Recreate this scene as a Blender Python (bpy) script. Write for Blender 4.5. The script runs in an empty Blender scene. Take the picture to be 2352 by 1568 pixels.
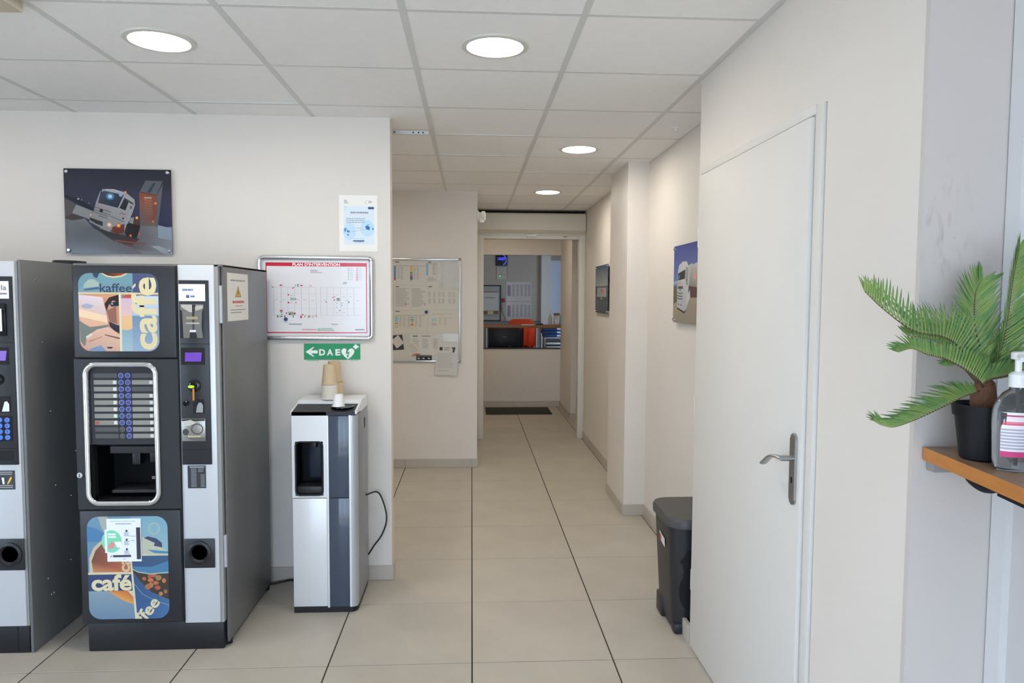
import bpy, bmesh, math, random
from mathutils import Vector, Matrix

scn = bpy.context.scene
COL = scn.collection
random.seed(7)

# ------------------------------------------------------------------ camera
YAW, PITCH, ROLL, CAM_H, FPX = 0.0565, 0.0613, 0.0055, 1.536, 1645.5
fw = Vector((math.sin(YAW) * math.cos(PITCH), math.cos(YAW) * math.cos(PITCH), -math.sin(PITCH)))
rt = Vector((math.cos(YAW), -math.sin(YAW), 0))
up = rt.cross(fw)
rt = (rt * math.cos(ROLL) + up * math.sin(ROLL)).normalized()
up = rt.cross(fw)
cd = bpy.data.cameras.new('camera')
cam = bpy.data.objects.new('camera', cd)
COL.objects.link(cam)
cd.sensor_fit = 'HORIZONTAL'
cd.sensor_width = 36.0
cd.lens = FPX / 2352 * 36.0
cd.clip_start = 0.05
cam.matrix_world = Matrix(((rt.x, up.x, -fw.x, 0), (rt.y, up.y, -fw.y, 0), (rt.z, up.z, -fw.z, CAM_H), (0, 0, 0, 1)))
scn.camera = cam

# ------------------------------------------------------------------ world, daylight, exposure
scn.view_settings.view_transform = 'Standard'
scn.view_settings.look = 'None'
scn.view_settings.gamma = 1.0
scn.view_settings.use_curve_mapping = False
scn.view_settings.exposure = 0.08
world = bpy.data.worlds.new('overcast_daylight')
scn.world = world
world.use_nodes = True
bg = world.node_tree.nodes['Background']
bg.inputs['Color'].default_value = (0.61, 0.78, 1.0, 1)
bg.inputs['Strength'].default_value = 7.4
DOWNLIGHT = 74.0          # strength of the ceiling discs
scn.cycles.max_bounces = 7
scn.cycles.diffuse_bounces = 5
scn.cycles.use_adaptive_sampling = True
scn.cycles.adaptive_threshold = 0.06
scn.cycles.glossy_bounces = 3
scn.cycles.caustics_reflective = False
scn.cycles.caustics_refractive = False
scn.cycles.sample_clamp_indirect = 6.0

sl = bpy.data.lights.new('sun', 'SUN')
sl.energy = 11.0
sl.angle = 0.01
sl.color = (1.0, 0.985, 0.97)
sun = bpy.data.objects.new('sun', sl)
COL.objects.link(sun)
sun.rotation_euler = (math.radians(46), 0, math.radians(-8))    # high sun on the forecourt, through the shopfront
def portal(name, loc, size, rot):
    ld = bpy.data.lights.new(name, 'AREA')
    ld.shape = 'RECTANGLE'
    ld.size, ld.size_y = size
    ld.cycles.is_portal = True
    o = bpy.data.objects.new(name, ld)
    COL.objects.link(o)
    o.location = loc
    o.rotation_euler = rot
    return o
portal('shopfront_daylight', (-0.425, -2.55, 1.17), (2.95, 2.2), (math.radians(90), 0, 0))
portal('side_window_daylight', (-4.05, 0.3, 1.10), (2.2, 2.0), (math.radians(90), 0, math.radians(-90)))

# ------------------------------------------------------------------ materials
def lin(v):
    v /= 255.0
    return v / 12.92 if v <= 0.04045 else ((v + 0.055) / 1.055) ** 2.4
def C(rgb, k=1.0):
    return (min(1, lin(rgb[0]) * k), min(1, lin(rgb[1]) * k), min(1, lin(rgb[2]) * k), 1.0)
MATS = {}
def mat(name, rgb, rough=0.5, metal=0.0, var=0.0, scale=6.0, bump=0.0, bscale=60.0, spec=0.5, emit=None, estr=0.0, trans=0.0, rnd=0.0, coat=0.0, alpha=1.0, ior=1.45, stretch=None):
    if name in MATS:
        return MATS[name]
    m = bpy.data.materials.new(name)
    m.use_nodes = True
    nt = m.node_tree
    b = nt.nodes['Principled BSDF']
    c = C(rgb)
    b.inputs['Base Color'].default_value = c
    b.inputs['Roughness'].default_value = rough
    b.inputs['Metallic'].default_value = metal
    b.inputs['Specular IOR Level'].default_value = spec
    b.inputs['IOR'].default_value = ior
    if trans:
        b.inputs['Transmission Weight'].default_value = trans
    if coat:
        b.inputs['Coat Weight'].default_value = coat
        b.inputs['Coat Roughness'].default_value = 0.05
    if alpha < 1:
        b.inputs['Alpha'].default_value = alpha
    if emit:
        b.inputs['Emission Color'].default_value = C(emit)
        b.inputs['Emission Strength'].default_value = estr
    tc = nt.nodes.new('ShaderNodeTexCoord')
    src = tc.outputs['Object']
    if stretch:
        mp = nt.nodes.new('ShaderNodeMapping')
        mp.inputs['Scale'].default_value = stretch
        nt.links.new(src, mp.inputs['Vector'])
        src = mp.outputs['Vector']
    last = None
    if var:
        n = nt.nodes.new('ShaderNodeTexNoise')
        n.inputs['Scale'].default_value = scale
        n.inputs['Detail'].default_value = 6
        n.inputs['Roughness'].default_value = 0.6
        nt.links.new(src, n.inputs['Vector'])
        r = nt.nodes.new('ShaderNodeValToRGB')
        e = r.color_ramp.elements
        e[0].position, e[1].position = 0.3, 0.7
        e[0].color = tuple(max(0, x * (1 - var)) for x in c[:3]) + (1,)
        e[1].color = tuple(min(1, x * (1 + var * 0.6)) for x in c[:3]) + (1,)
        nt.links.new(n.outputs['Fac'], r.inputs['Fac'])
        last = r.outputs['Color']
    if rnd:
        oi = nt.nodes.new('ShaderNodeObjectInfo')
        mr = nt.nodes.new('ShaderNodeMapRange')
        mr.inputs['To Min'].default_value = 1 - rnd
        mr.inputs['To Max'].default_value = 1 + rnd
        nt.links.new(oi.outputs['Random'], mr.inputs['Value'])
        hs = nt.nodes.new('ShaderNodeHueSaturation')
        nt.links.new(mr.outputs['Result'], hs.inputs['Value'])
        if last is not None:
            nt.links.new(last, hs.inputs['Color'])
        else:
            hs.inputs['Color'].default_value = c
        last = hs.outputs['Color']
    if last is not None:
        nt.links.new(last, b.inputs['Base Color'])
    if bump:
        n2 = nt.nodes.new('ShaderNodeTexNoise')
        n2.inputs['Scale'].default_value = bscale
        n2.inputs['Detail'].default_value = 4
        nt.links.new(src, n2.inputs['Vector'])
        bp = nt.nodes.new('ShaderNodeBump')
        bp.inputs['Strength'].default_value = bump
        bp.inputs['Distance'].default_value = 0.002
        nt.links.new(n2.outputs['Fac'], bp.inputs['Height'])
        nt.links.new(bp.outputs['Normal'], b.inputs['Normal'])
    MATS[name] = m
    return m

def print_mat(name, rough, coat=0.0):
    m = mat(name, (255, 255, 255), rough, coat=coat)
    nt = m.node_tree
    if not any(n.type == 'ATTRIBUTE' for n in nt.nodes):
        a = nt.nodes.new('ShaderNodeAttribute')
        a.attribute_name = 'Col'
        nt.links.new(a.outputs['Color'], nt.nodes['Principled BSDF'].inputs['Base Color'])
    return m

WALL = mat('wall_paint', (227, 221, 214), 0.55, var=0.02, scale=2.0, bump=0.15, bscale=180)
CEIL_TILE = mat('ceiling_tile', (244, 243, 242), 0.9, var=0.02, scale=20, bump=0.25, bscale=220, rnd=0.015)
CEIL_RAIL = mat('ceiling_rail', (214, 215, 213), 0.6)
DARK_GAP = mat('ceiling_void', (60, 60, 60), 0.9)
FLOOR_TILE = mat('beige_stoneware', (184, 177, 165), 0.42, var=0.09, scale=3.2, bump=0.05, bscale=40, rnd=0.02)
GROUT = mat('grout', (66, 61, 56), 0.9)
PLINTH = mat('plinth_stoneware', (190, 183, 173), 0.45, var=0.05, scale=5, rnd=0.02)
DOORW = mat('door_lacquer', (221, 218, 213), 0.55, spec=.3, var=0.015, scale=3)
WHITE = mat('white_plastic', (230, 230, 226), 0.4)
OFFW = mat('cream_lacquer', (212, 208, 194), 0.4)
CHROME = mat('chrome', (225, 228, 232), 0.12, 1.0)
STEEL = mat('brushed_steel', (170, 172, 174), 0.32, 1.0)
ALU = mat('aluminium', (205, 208, 212), 0.3, 0.9)
BLACK = mat('black_plastic', (30, 31, 35), 0.42)
BLACKM = mat('black_matt', (18, 18, 20), 0.7)
BLACKG = mat('black_gloss', (16, 18, 22), 0.08)
MACH = mat('machine_grey', (112, 112, 113), 0.36, var=0.03, scale=4)
SILV = mat('silver_lacquer', (208, 211, 216), 0.34, 0.15)
GREYD = mat('grey_plastic', (82, 84, 88), 0.4)
GREYM = mat('mid_grey', (150, 150, 148), 0.5)
PRINT_M = print_mat('print_matt', 0.55)
PRINT_G = print_mat('print_gloss', 0.12)

# ------------------------------------------------------------------ builders
W = {}
def _finish(name, me, m, parent, origin, smooth):
    for mm in (m if isinstance(m, (list, tuple)) else [m]):
        me.materials.append(mm)
    if smooth:
        me.polygons.foreach_set('use_smooth', [True] * len(me.polygons))
        me.set_sharp_from_angle(angle=math.radians(smooth))
    o = bpy.data.objects.new(name, me)
    COL.objects.link(o)
    W[o.name] = Vector(origin)
    if parent:
        o.parent = parent
        o.location = Vector(origin) - W[parent.name]
    else:
        o.location = origin
    return o
def obj(name, bm, m, parent=None, smooth=35, label=None, cat=None, group=None, kind=None, origin=None, keep=False):
    """links a bmesh given in world coordinates as ONE mesh object"""
    if origin is None:
        if parent is None:
            xs = [v.co for v in bm.verts]
            origin = Vector((sum(c.x for c in xs) / len(xs), sum(c.y for c in xs) / len(xs), min(c.z for c in xs)))
        else:
            origin = W[parent.name]
    origin = Vector(origin)
    for v in bm.verts:
        v.co -= origin
    if not keep:
        bmesh.ops.recalc_face_normals(bm, faces=bm.faces[:])
    me = bpy.data.meshes.new(name)
    bm.to_mesh(me)
    bm.free()
    o = _finish(name, me, m, parent, origin, smooth)
    tag(o, label, cat, group, kind)
    return o
def tag(o, label=None, cat=None, group=None, kind=None):
    if label: o['label'] = label
    if cat: o['category'] = cat
    if group: o['group'] = group
    if kind: o['kind'] = kind
    return o
def thing(name, label, cat, loc, group=None, kind=None):
    o = bpy.data.objects.new(name, None)
    o.empty_display_size = 0.05
    COL.objects.link(o)
    o.location = loc
    W[o.name] = Vector(loc)
    return tag(o, label, cat, group, kind)
def B():
    return bmesh.new()
def box(bm, x0, x1, y0, y1, z0, z1, bev=0.0, seg=2):
    r = bmesh.ops.create_cube(bm, size=1.0)
    vs = r['verts']
    for v in vs:
        v.co = Vector((x0 + (v.co.x + .5) * (x1 - x0), y0 + (v.co.y + .5) * (y1 - y0), z0 + (v.co.z + .5) * (z1 - z0)))
    if bev:
        es = list({e for v in vs for e in v.link_edges})
        bmesh.ops.bevel(bm, geom=es, offset=bev, segments=seg, affect='EDGES', profile=0.5)
    return bm
def bx(*a, **k):
    return box(B(), *a, **k)
def rrect(x0, y0, x1, y1, r, n=6):
    pts = []
    for cx, cy, a in ((x1 - r, y1 - r, 0), (x0 + r, y1 - r, 90), (x0 + r, y0 + r, 180), (x1 - r, y0 + r, 270)):
        for k in range(n + 1):
            t = math.radians(a + 90 * k / n)
            pts.append((cx + r * math.cos(t), cy + r * math.sin(t)))
    return pts
def prism(bm, pts, fr, d0, d1):
    """pts 2D -> fr(u, v, d) world; extruded between d0 and d1"""
    a = [bm.verts.new(fr(u, v, d0)) for u, v in pts]
    b = [bm.verts.new(fr(u, v, d1)) for u, v in pts]
    bm.faces.new(a)
    bm.faces.new(b[::-1])
    for i in range(len(pts)):
        j = (i + 1) % len(pts)
        bm.faces.new((a[j], a[i], b[i], b[j]))
    return bm
def fY(u, v, d): return Vector((u, d, v))       # plane facing -Y
def fX(u, v, d): return Vector((d, u, v))
def fZ(u, v, d): return Vector((u, v, d))
def loft(bm, rings, caps=True):
    vr = [[bm.verts.new(p) for p in r] for r in rings]
    n = len(rings[0])
    for k in range(len(vr) - 1):
        for i in range(n):
            j = (i + 1) % n
            bm.faces.new((vr[k][i], vr[k][j], vr[k + 1][j], vr[k + 1][i]))
    if caps:
        bm.faces.new(vr[0][::-1])
        bm.faces.new(vr[-1])
    return bm
def lathe(bm, prof, c, n=24, axis='Z', caps=True):
    rings = []
    for r, h in prof:
        ring = []
        for k in range(n):
            t = 2 * math.pi * k / n
            a, b = r * math.cos(t), r * math.sin(t)
            p = {'Z': (a, b, h), 'Y': (a, h, b), 'X': (h, a, b)}[axis]
            ring.append(Vector(c) + Vector(p))
        rings.append(ring)
    return loft(bm, rings, caps)
def tube(bm, pts, r, n=8, closed=False, caps=True):
    pts = [Vector(p) for p in pts]
    N = len(pts)
    rings = []
    ref = None
    for i, p in enumerate(pts):
        a = pts[i - 1] if (i > 0 or closed) else p
        b = pts[(i + 1) % N] if (i < N - 1 or closed) else p
        t = (b - a).normalized()
        if ref is None:
            ref = t.orthogonal().normalized()
        ref = (ref - t * ref.dot(t)).normalized()
        s = t.cross(ref)
        rr = r[i] if isinstance(r, (list, tuple)) else r
        rings.append([p + ref * rr * math.cos(2 * math.pi * k / n) + s * rr * math.sin(2 * math.pi * k / n) for k in range(n)])
    if closed:
        rings.append(rings[0][:])
        bmr = loft(bm, rings, False)
        bmesh.ops.remove_doubles(bm, verts=bm.verts[:], dist=1e-6)
        return bmr
    return loft(bm, rings, caps)
def bez(pts, n=24):
    """Catmull-Rom through the points"""
    P = [Vector(p) for p in pts]
    P = [P[0] * 2 - P[1]] + P + [P[-1] * 2 - P[-2]]
    out = []
    segs = len(P) - 3
    for s in range(segs):
        a, b, c, d = P[s:s + 4]
        m = max(2, n // segs)
        for k in range(m):
            t = k / m
            out.append(0.5 * ((2 * b) + (c - a) * t + (2 * a - 5 * b + 4 * c - d) * t * t + (3 * b - a - 3 * c + d) * t ** 3))
    out.append(P[-2])
    return out

# ------------------------------------------------------------------ flat print (lettering, posters, screens)
_TXT = {}
def text_mesh(s, bold):
    key = (s, bold)
    if key not in _TXT:
        cu = bpy.data.curves.new('lettering', 'FONT')
        cu.body = s
        cu.size = 1.0
        cu.offset = bold
        cu.resolution_u = 3
        o = bpy.data.objects.new('lettering', cu)
        me = bpy.data.meshes.new_from_object(o)
        vs = [(v.co.x, v.co.y) for v in me.vertices]
        fs = [tuple(p.vertices) for p in me.polygons]
        bpy.data.meshes.remove(me)
        bpy.data.objects.remove(o)
        bpy.data.curves.remove(cu)
        _TXT[key] = (vs, fs)
    return _TXT[key]
def clip_convex(poly, cp):
    """Sutherland-Hodgman; poly = [(u, v, col)], cp counter-clockwise"""
    for i in range(len(cp)):
        ax, ay = cp[i]
        bx_, by = cp[(i + 1) % len(cp)]
        def side(p): return (bx_ - ax) * (p[1] - ay) - (by - ay) * (p[0] - ax)
        out = []
        for k in range(len(poly)):
            p, q = poly[k - 1], poly[k]
            sp, sq = side(p), side(q)
            if (sp >= 0) != (sq >= 0):
                t = sp / (sp - sq)
                out.append((p[0] + (q[0] - p[0]) * t, p[1] + (q[1] - p[1]) * t, tuple(p[2][j] + (q[2][j] - p[2][j]) * t for j in range(4))))
            if sq >= 0:
                out.append(q)
        poly = out
        if len(poly) < 3:
            return []
    return poly
class Pr:
    """a printed sheet: coordinates are those of a picture frame (x right, y DOWN) laid on a wall or panel"""
    def __init__(s, frame, fr, u0, v0, u1, v1, d, nd, k=1.25, step=0.00006, clip=None):
        s.f, s.fr, s.R, s.d, s.nd, s.k, s.step = frame, fr, (u0, v0, u1, v1), d, nd, k, step
        s.faces = []
        s.layer = 0
        s.clip = clip
    def m(s, x, y):
        a, b, c, e = s.f
        u0, v0, u1, v1 = s.R
        return (u0 + (x - a) / (c - a) * (u1 - u0), v1 + (y - b) / (e - b) * (v0 - v1))
    def _add(s, pts, cols):
        P = [s.m(*p) + (c,) for p, c in zip(pts, cols)]
        if s.clip:
            P = clip_convex(P, s.clip)
            if not P: return
        s.faces.append((P, s.layer))
    def poly(s, pts, col, k=None, new=True):
        if new: s.layer += 1
        k = s.k if k is None else k
        cols = [C(c, k) for c in col] if isinstance(col[0], (tuple, list)) else [C(col, k)] * len(pts)
        s._add(pts, cols)
        return s
    def rect(s, x0, y0, x1, y1, col, col2=None, k=None, new=True):
        return s.poly([(x0, y0), (x1, y0), (x1, y1), (x0, y1)], col if col2 is None else [col, col, col2, col2], k, new)
    def disc(s, x, y, rx, ry, col, n=20, k=None):
        return s.poly([(x + rx * math.cos(2 * math.pi * i / n), y + ry * math.sin(2 * math.pi * i / n)) for i in range(n)], col, k)
    def ring(s, x, y, rx, ry, w, col, a0=0, a1=360, n=24):
        s.layer += 1
        for i in range(n):
            t0, t1 = (math.radians(a0 + (a1 - a0) * (i + j) / n) for j in (0, 1))
            s.poly([(x + rx * math.cos(t0), y + ry * math.sin(t0)), (x + rx * math.cos(t1), y + ry * math.sin(t1)),
                    (x + (rx - w) * math.cos(t1), y + (ry - w) * math.sin(t1)), (x + (rx - w) * math.cos(t0), y + (ry - w) * math.sin(t0))], col, new=False)
        return s
    def line(s, p, q, w, col, new=True):
        dx, dy = q[0] - p[0], q[1] - p[1]
        L = math.hypot(dx, dy) or 1
        nx, ny = -dy / L * w / 2, dx / L * w / 2
        return s.poly([(p[0] + nx, p[1] + ny), (q[0] + nx, q[1] + ny), (q[0] - nx, q[1] - ny), (p[0] - nx, p[1] - ny)], col, None, new)
    def path(s, pts, w, col):
        s.layer += 1
        for a, b in zip(pts, pts[1:]):
            s.line(a, b, w, col, False)
        return s
    def text(s, t, x0, y0, x1, y1, col, bold=0.0, rot=0, ang=None):
        """fits the lettering into the box; rot=1 reads upwards"""
        s.layer += 1
        vs, fs = text_mesh(t, bold)
        if not vs: return s
        a0, a1 = min(v[0] for v in vs), max(v[0] for v in vs)
        b0, b1 = min(v[1] for v in vs), max(v[1] for v in vs)
        c = C(col, s.k)
        for f in fs:
            P = []
            for i in f:
                p, q = (vs[i][0] - a0) / (a1 - a0), (vs[i][1] - b0) / (b1 - b0)
                if rot == 1:
                    P.append((x1 - q * (x1 - x0), y1 - p * (y1 - y0)))
                else:
                    P.append((x0 + p * (x1 - x0), y1 - q * (y1 - y0)))
                if ang:
                    cx, cy = (x0 + x1) / 2, (y0 + y1) / 2
                    dx, dy = P[-1][0] - cx, P[-1][1] - cy
                    ca, sa = math.cos(math.radians(ang)), math.sin(math.radians(ang))
                    P[-1] = (cx + dx * ca + dy * sa, cy - dx * sa + dy * ca)
            if s.clip:
                for i in range(1, len(P) - 1):
                    s._add([P[0], P[i], P[i + 1]], [c] * 3)
            else:
                s._add(P, [c] * len(P))
        return s
    def lines(s, x0, y0, x1, y1, rows, col, h=0.42, ragged=0.35, seed=1, dash=0):
        """rows of text too small to read"""
        s.layer += 1
        R = random.Random(seed)
        st = (y1 - y0) / rows
        for i in range(rows):
            y = y0 + i * st
            e = x1 - (x1 - x0) * R.random() * ragged
            if dash:
                x = x0
                while x < e:
                    w = (x1 - x0) * (0.04 + 0.09 * R.random())
                    s.rect(x, y, min(x + w, e), y + st * h, col, new=False)
                    x += w + (x1 - x0) * 0.018
            else:
                s.rect(x0, y, e, y + st * h, col, new=False)
        return s
    def build(s, name, parent=None, m=None, **kw):
        bm = B()
        lay = bm.loops.layers.float_color.new('Col')
        for P, L in s.faces:
            vs = [bm.verts.new(s.fr(p[0], p[1], s.d + s.nd * s.step * L)) for p in P]
            try:
                f = bm.faces.new(vs)
            except ValueError:
                continue
            for lp, p in zip(f.loops, P):
                lp[lay] = p[2]
        want = s.fr(0, 0, s.nd) - s.fr(0, 0, 0)
        bm.normal_update()
        for f in bm.faces:
            if f.normal.dot(want) < 0:
                f.normal_flip()
        return obj(name, bm, m or PRINT_M, parent, smooth=0, keep=True, **kw)

# ================================================================== THE SETTING
CZ = 2.471                       # ceiling height
def struct(name, bm, m, parent=None, **k):
    return obj(name, bm, m, parent, kind=None if parent else 'structure', origin=(0, 0, 0) if parent is None else None, **k)

def boxs2(lst):
    bm = B()
    for b in lst: box(bm, *b)
    return bm
# ---- floor: grout bed with stoneware tiles laid on it
GX, GY, T = 0.005, 2.934, 0.6
FX0, FX1, FY0, FY1 = -4.0, 1.6, -2.5, 10.03
floor = struct('floor', bx(FX0 - .1, 2.4, FY0 - .1, 13.0, -0.08, -0.0025), GROUT)
_tm = {}
def tile_mesh(w, h, th, bev, m, key):
    k = (key, round(w, 3), round(h, 3))
    if k not in _tm:
        bm = bx(-w / 2, w / 2, -h / 2, h / 2, -th, 0, bev=bev, seg=1)
        me = bpy.data.meshes.new(key)
        bm.to_mesh(me); bm.free()
        me.materials.append(m)
        _tm[k] = me
    return _tm[k]
def piece(name, me, parent, loc):
    o = bpy.data.objects.new(name, me)
    COL.objects.link(o)
    o.parent = parent
    o.location = Vector(loc) - W[parent.name]
    W[o.name] = Vector(loc)
    return o
G = 0.0062
for i in range(-8, 4):
    for k in range(-10, 13):
        x0, x1 = max(FX0, GX + T * i), min(FX1, GX + T * (i + 1))
        y0, y1 = max(FY0, GY + T * k), min(FY1, GY + T * (k + 1))
        if x1 - x0 < 0.03 or y1 - y0 < 0.03: continue
        if y0 > 7.9 and x1 < -1.0: continue
        me = tile_mesh(x1 - x0 - G, y1 - y0 - G * .7, 0.008, 0.0012, FLOOR_TILE, 'floor_tile')
        piece('floor_tile', me, floor, ((x0 + x1) / 2, (y0 + y1) / 2, 0))

# ---- ceiling: exposed grid with lay-in tiles
ceiling = struct('ceiling', bx(-4.1, 2.4, -2.6, 13.0, CZ + 0.06, CZ + 0.12), DARK_GAP)
HX, HY = -0.2277, 2.4206
CX0, CX1, CY0, CY1 = -4.0, 1.225, -2.5, 7.86
for i in range(-7, 4):
    for k in range(-9, 10):
        x0, x1 = max(CX0, HX + T * i), min(CX1, HX + T * (i + 1))
        y0, y1 = max(CY0, HY + T * k), min(CY1, HY + T * (k + 1))
        if x1 - x0 < 0.03 or y1 - y0 < 0.03: continue
        me = tile_mesh(x1 - x0 - 0.006, y1 - y0 - 0.006, 0.012, 0.0, CEIL_TILE, 'ceiling_tile')
        o = piece('ceiling_tile', me, ceiling, ((x0 + x1) / 2, (y0 + y1) / 2, CZ + 0.0125))
        if (i, k) in ((-2, 1), (0, 2), (0, 3), (1, 4)):          # a few tiles sit slightly skewed in the grid
            o.rotation_euler = (0.006, -0.006 if i else 0.005, 0)
            o.location.z += 0.003
for i in range(-6, 3):
    x = HX + T * i
    struct('grid_rail', bx(x - .012, x + .012, CY0, CY1, CZ - .001, CZ + .03), CEIL_RAIL, ceiling)
for k in range(-8, 10):
    y = HY + T * k
    struct('cross_rail', bx(CX0, CX1, y - .010, y + .010, CZ - .0004, CZ + .03), CEIL_RAIL, ceiling)

# ---- walls
struct('wall_center', bx(-4.0, -0.43, 3.85, 3.94, 0, CZ + .05), WALL)
struct('wall_alcove', bx(-2.0, 0.05, 6.42, 7.85, 0, CZ + .05), WALL)
struct('wall_alcove_side', bx(-2.1, -2.0, 3.94, 7.85, 0, CZ + .05), WALL)
struct('wall_right', bx(1.225, 1.4, 3.08, 7.95, 0, CZ + .05), WALL)
struct('wall_column', bx(1.075, 1.225, 4.94, 5.55, 0, CZ + .05), WALL)
bm = B()
box(bm, 0.985, 1.10, 1.545, 1.972, 0, CZ + .05)
box(bm, 0.985, 1.10, 1.972, 3.045, 2.085, CZ + .05)
box(bm, 0.985, 1.225, 3.045, 3.09, 0, CZ + .05)
struct('wall_closet', bm, WALL)
# recess wall with brownish scuffs; base colour greyed in place of dimmer light
m = mat('scuffed_dimmed_wall', (204, 197, 193), 0.55, var=0.02, scale=2)
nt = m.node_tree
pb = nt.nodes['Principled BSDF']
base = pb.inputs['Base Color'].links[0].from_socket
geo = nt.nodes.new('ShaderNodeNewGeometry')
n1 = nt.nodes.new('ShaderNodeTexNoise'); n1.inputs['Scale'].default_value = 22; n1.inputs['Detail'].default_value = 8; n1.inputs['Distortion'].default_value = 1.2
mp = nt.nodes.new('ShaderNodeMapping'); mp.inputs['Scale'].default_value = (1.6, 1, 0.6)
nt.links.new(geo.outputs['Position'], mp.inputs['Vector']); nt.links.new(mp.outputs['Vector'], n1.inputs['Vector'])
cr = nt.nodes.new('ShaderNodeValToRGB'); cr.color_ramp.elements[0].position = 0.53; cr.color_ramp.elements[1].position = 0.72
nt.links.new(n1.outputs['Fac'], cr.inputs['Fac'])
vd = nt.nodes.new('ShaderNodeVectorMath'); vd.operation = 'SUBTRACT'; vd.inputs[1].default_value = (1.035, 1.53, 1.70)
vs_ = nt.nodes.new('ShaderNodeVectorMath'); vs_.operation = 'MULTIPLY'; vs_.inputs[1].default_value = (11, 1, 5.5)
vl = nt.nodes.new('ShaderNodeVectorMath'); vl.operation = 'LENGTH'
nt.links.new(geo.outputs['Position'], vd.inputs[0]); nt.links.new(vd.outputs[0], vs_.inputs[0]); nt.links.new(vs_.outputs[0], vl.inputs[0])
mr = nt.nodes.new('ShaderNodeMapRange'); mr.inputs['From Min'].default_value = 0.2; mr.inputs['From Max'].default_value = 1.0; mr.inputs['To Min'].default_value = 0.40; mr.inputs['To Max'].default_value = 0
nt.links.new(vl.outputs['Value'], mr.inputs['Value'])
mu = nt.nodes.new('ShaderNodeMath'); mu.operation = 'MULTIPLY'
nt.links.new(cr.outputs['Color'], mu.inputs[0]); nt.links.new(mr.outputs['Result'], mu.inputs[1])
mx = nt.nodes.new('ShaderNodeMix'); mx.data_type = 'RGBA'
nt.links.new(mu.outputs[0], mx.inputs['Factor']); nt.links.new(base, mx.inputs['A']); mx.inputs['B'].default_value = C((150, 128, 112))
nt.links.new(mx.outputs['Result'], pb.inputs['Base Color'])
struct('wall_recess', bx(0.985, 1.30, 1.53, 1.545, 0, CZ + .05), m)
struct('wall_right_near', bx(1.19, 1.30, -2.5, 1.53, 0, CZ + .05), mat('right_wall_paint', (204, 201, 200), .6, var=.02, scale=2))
struct('trim_1', bx(1.172, 1.19, 1.485, 1.527, 0, CZ), mat('trim_white', (215, 215, 216), 0.5), smooth=0)
# glazed window band on the left and a glazed shopfront behind the camera
bm = B()
box(bm, -4.1, -4.0, -2.6, -.8, 0, CZ + .05); box(bm, -4.1, -4.0, 1.4, 3.94, 0, CZ + .05)
box(bm, -4.1, -4.0, -.8, 1.4, 0, .10); box(bm, -4.1, -4.0, -.8, 1.4, 2.10, CZ + .05)
struct('wall_left', bm, WALL)
bm = B()
for y in (-.77, .3, 1.37): box(bm, -4.08, -4.02, y - .03, y + .03, .10, 2.10)
for z in (.13, 2.07): box(bm, -4.08, -4.02, -.8, 1.4, z - .03, z + .03)
struct('window_3', bm, ALU)
bm = B()
for x0, x1 in ((-4.0, -1.9), (1.05, 1.19)): box(bm, x0, x1, -2.6, -2.5, 0, CZ + .05)
box(bm, -1.9, 1.05, -2.6, -2.5, 2.27, CZ + .05)
box(bm, -1.9, 1.05, -2.6, -2.5, 0, 0.07)
struct('wall_front', bm, WALL)
bm = B()
for x in (-1.87, -.9, .1, 1.02): box(bm, x - .035, x + .035, -2.58, -2.52, 0.07, 2.27)
box(bm, -1.9, 1.05, -2.58, -2.52, 2.02, 2.08)
struct('window_2', bm, ALU)
struct('floor_forecourt', boxs2([(-16, 14, -20, -2.62, -0.12, -0.02), (-16, -4.12, -2.62, 14, -0.12, -0.02)]), mat('forecourt_concrete', (190, 190, 188), 0.9, var=0.05, scale=0.6))

# ---- vestibule and reception room beyond the sliding door
struct('wall_doorhead', bx(0.05, 1.6, 7.86, 7.95, 2.24, CZ + .05), WALL)
struct('wall_vestibule_left', bx(-1.1, -1.0, 7.85, 10.03, 0, CZ + .05), WALL)
struct('wall_vestibule_back', bx(-1.0, 0.07, 7.85, 7.95, 0, CZ + .05), WALL)
bm = B(); box(bm, 1.6, 1.7, 7.95, 8.93, 0, CZ + .05); box(bm, 1.225, 1.6, 7.86, 7.95, 0, CZ + .05)
struct('wall_vestibule_right', bm, WALL)
struct('wall_jut', bx(1.25, 1.7, 8.93, 10.03, 0, CZ + .05), WALL)
struct('wall_hatch_head', bx(-1.0, 1.25, 10.03, 10.15, 2.13, CZ + .05), WALL)
struct('wall_counter', bx(-1.0, 1.25, 10.03, 10.12, 0, 0.815), WALL)
struct('wall_reception_left', bx(-1.6, -1.5, 10.03, 12.9, 0, CZ + .05), WALL)
struct('wall_reception_right', bx(2.2, 2.3, 10.03, 12.9, 0, CZ + .05), WALL)
bm = B()
box(bm, -1.6, 1.39, 12.8, 12.9, 0, CZ + .05)
box(bm, 1.39, 1.72, 12.8, 12.9, 0, 0.9); box(bm, 1.39, 1.72, 12.8, 12.9, 2.2, CZ + .05)
box(bm, 1.72, 2.3, 12.8, 12.9, 0, CZ + .05)
struct('wall_reception_back', bm, mat('reception_wall_paint', (190, 178, 164), 0.6))
struct('wall_reception_pier', bx(1.225, 1.39, 12.60, 12.8, 0, CZ + .05), WALL)
win = struct('window_1', bx(1.39, 1.72, 12.83, 12.86, 0.9, 2.2), mat('frosted_pane', (225, 232, 245), 0.5))
fm = bpy.data.materials['frosted_pane']; nt = fm.node_tree
tl = nt.nodes.new('ShaderNodeBsdfTranslucent'); tl.inputs['Color'].default_value = (.8, .82, .86, 1)
ms = nt.nodes.new('ShaderNodeMixShader'); ms.inputs['Fac'].default_value = 0.06
nt.links.new(nt.nodes['Principled BSDF'].outputs[0], ms.inputs[1]); nt.links.new(tl.outputs[0], ms.inputs[2])
nt.links.new(ms.outputs[0], nt.nodes['Material Output'].inputs['Surface'])
bm = B()
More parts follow.
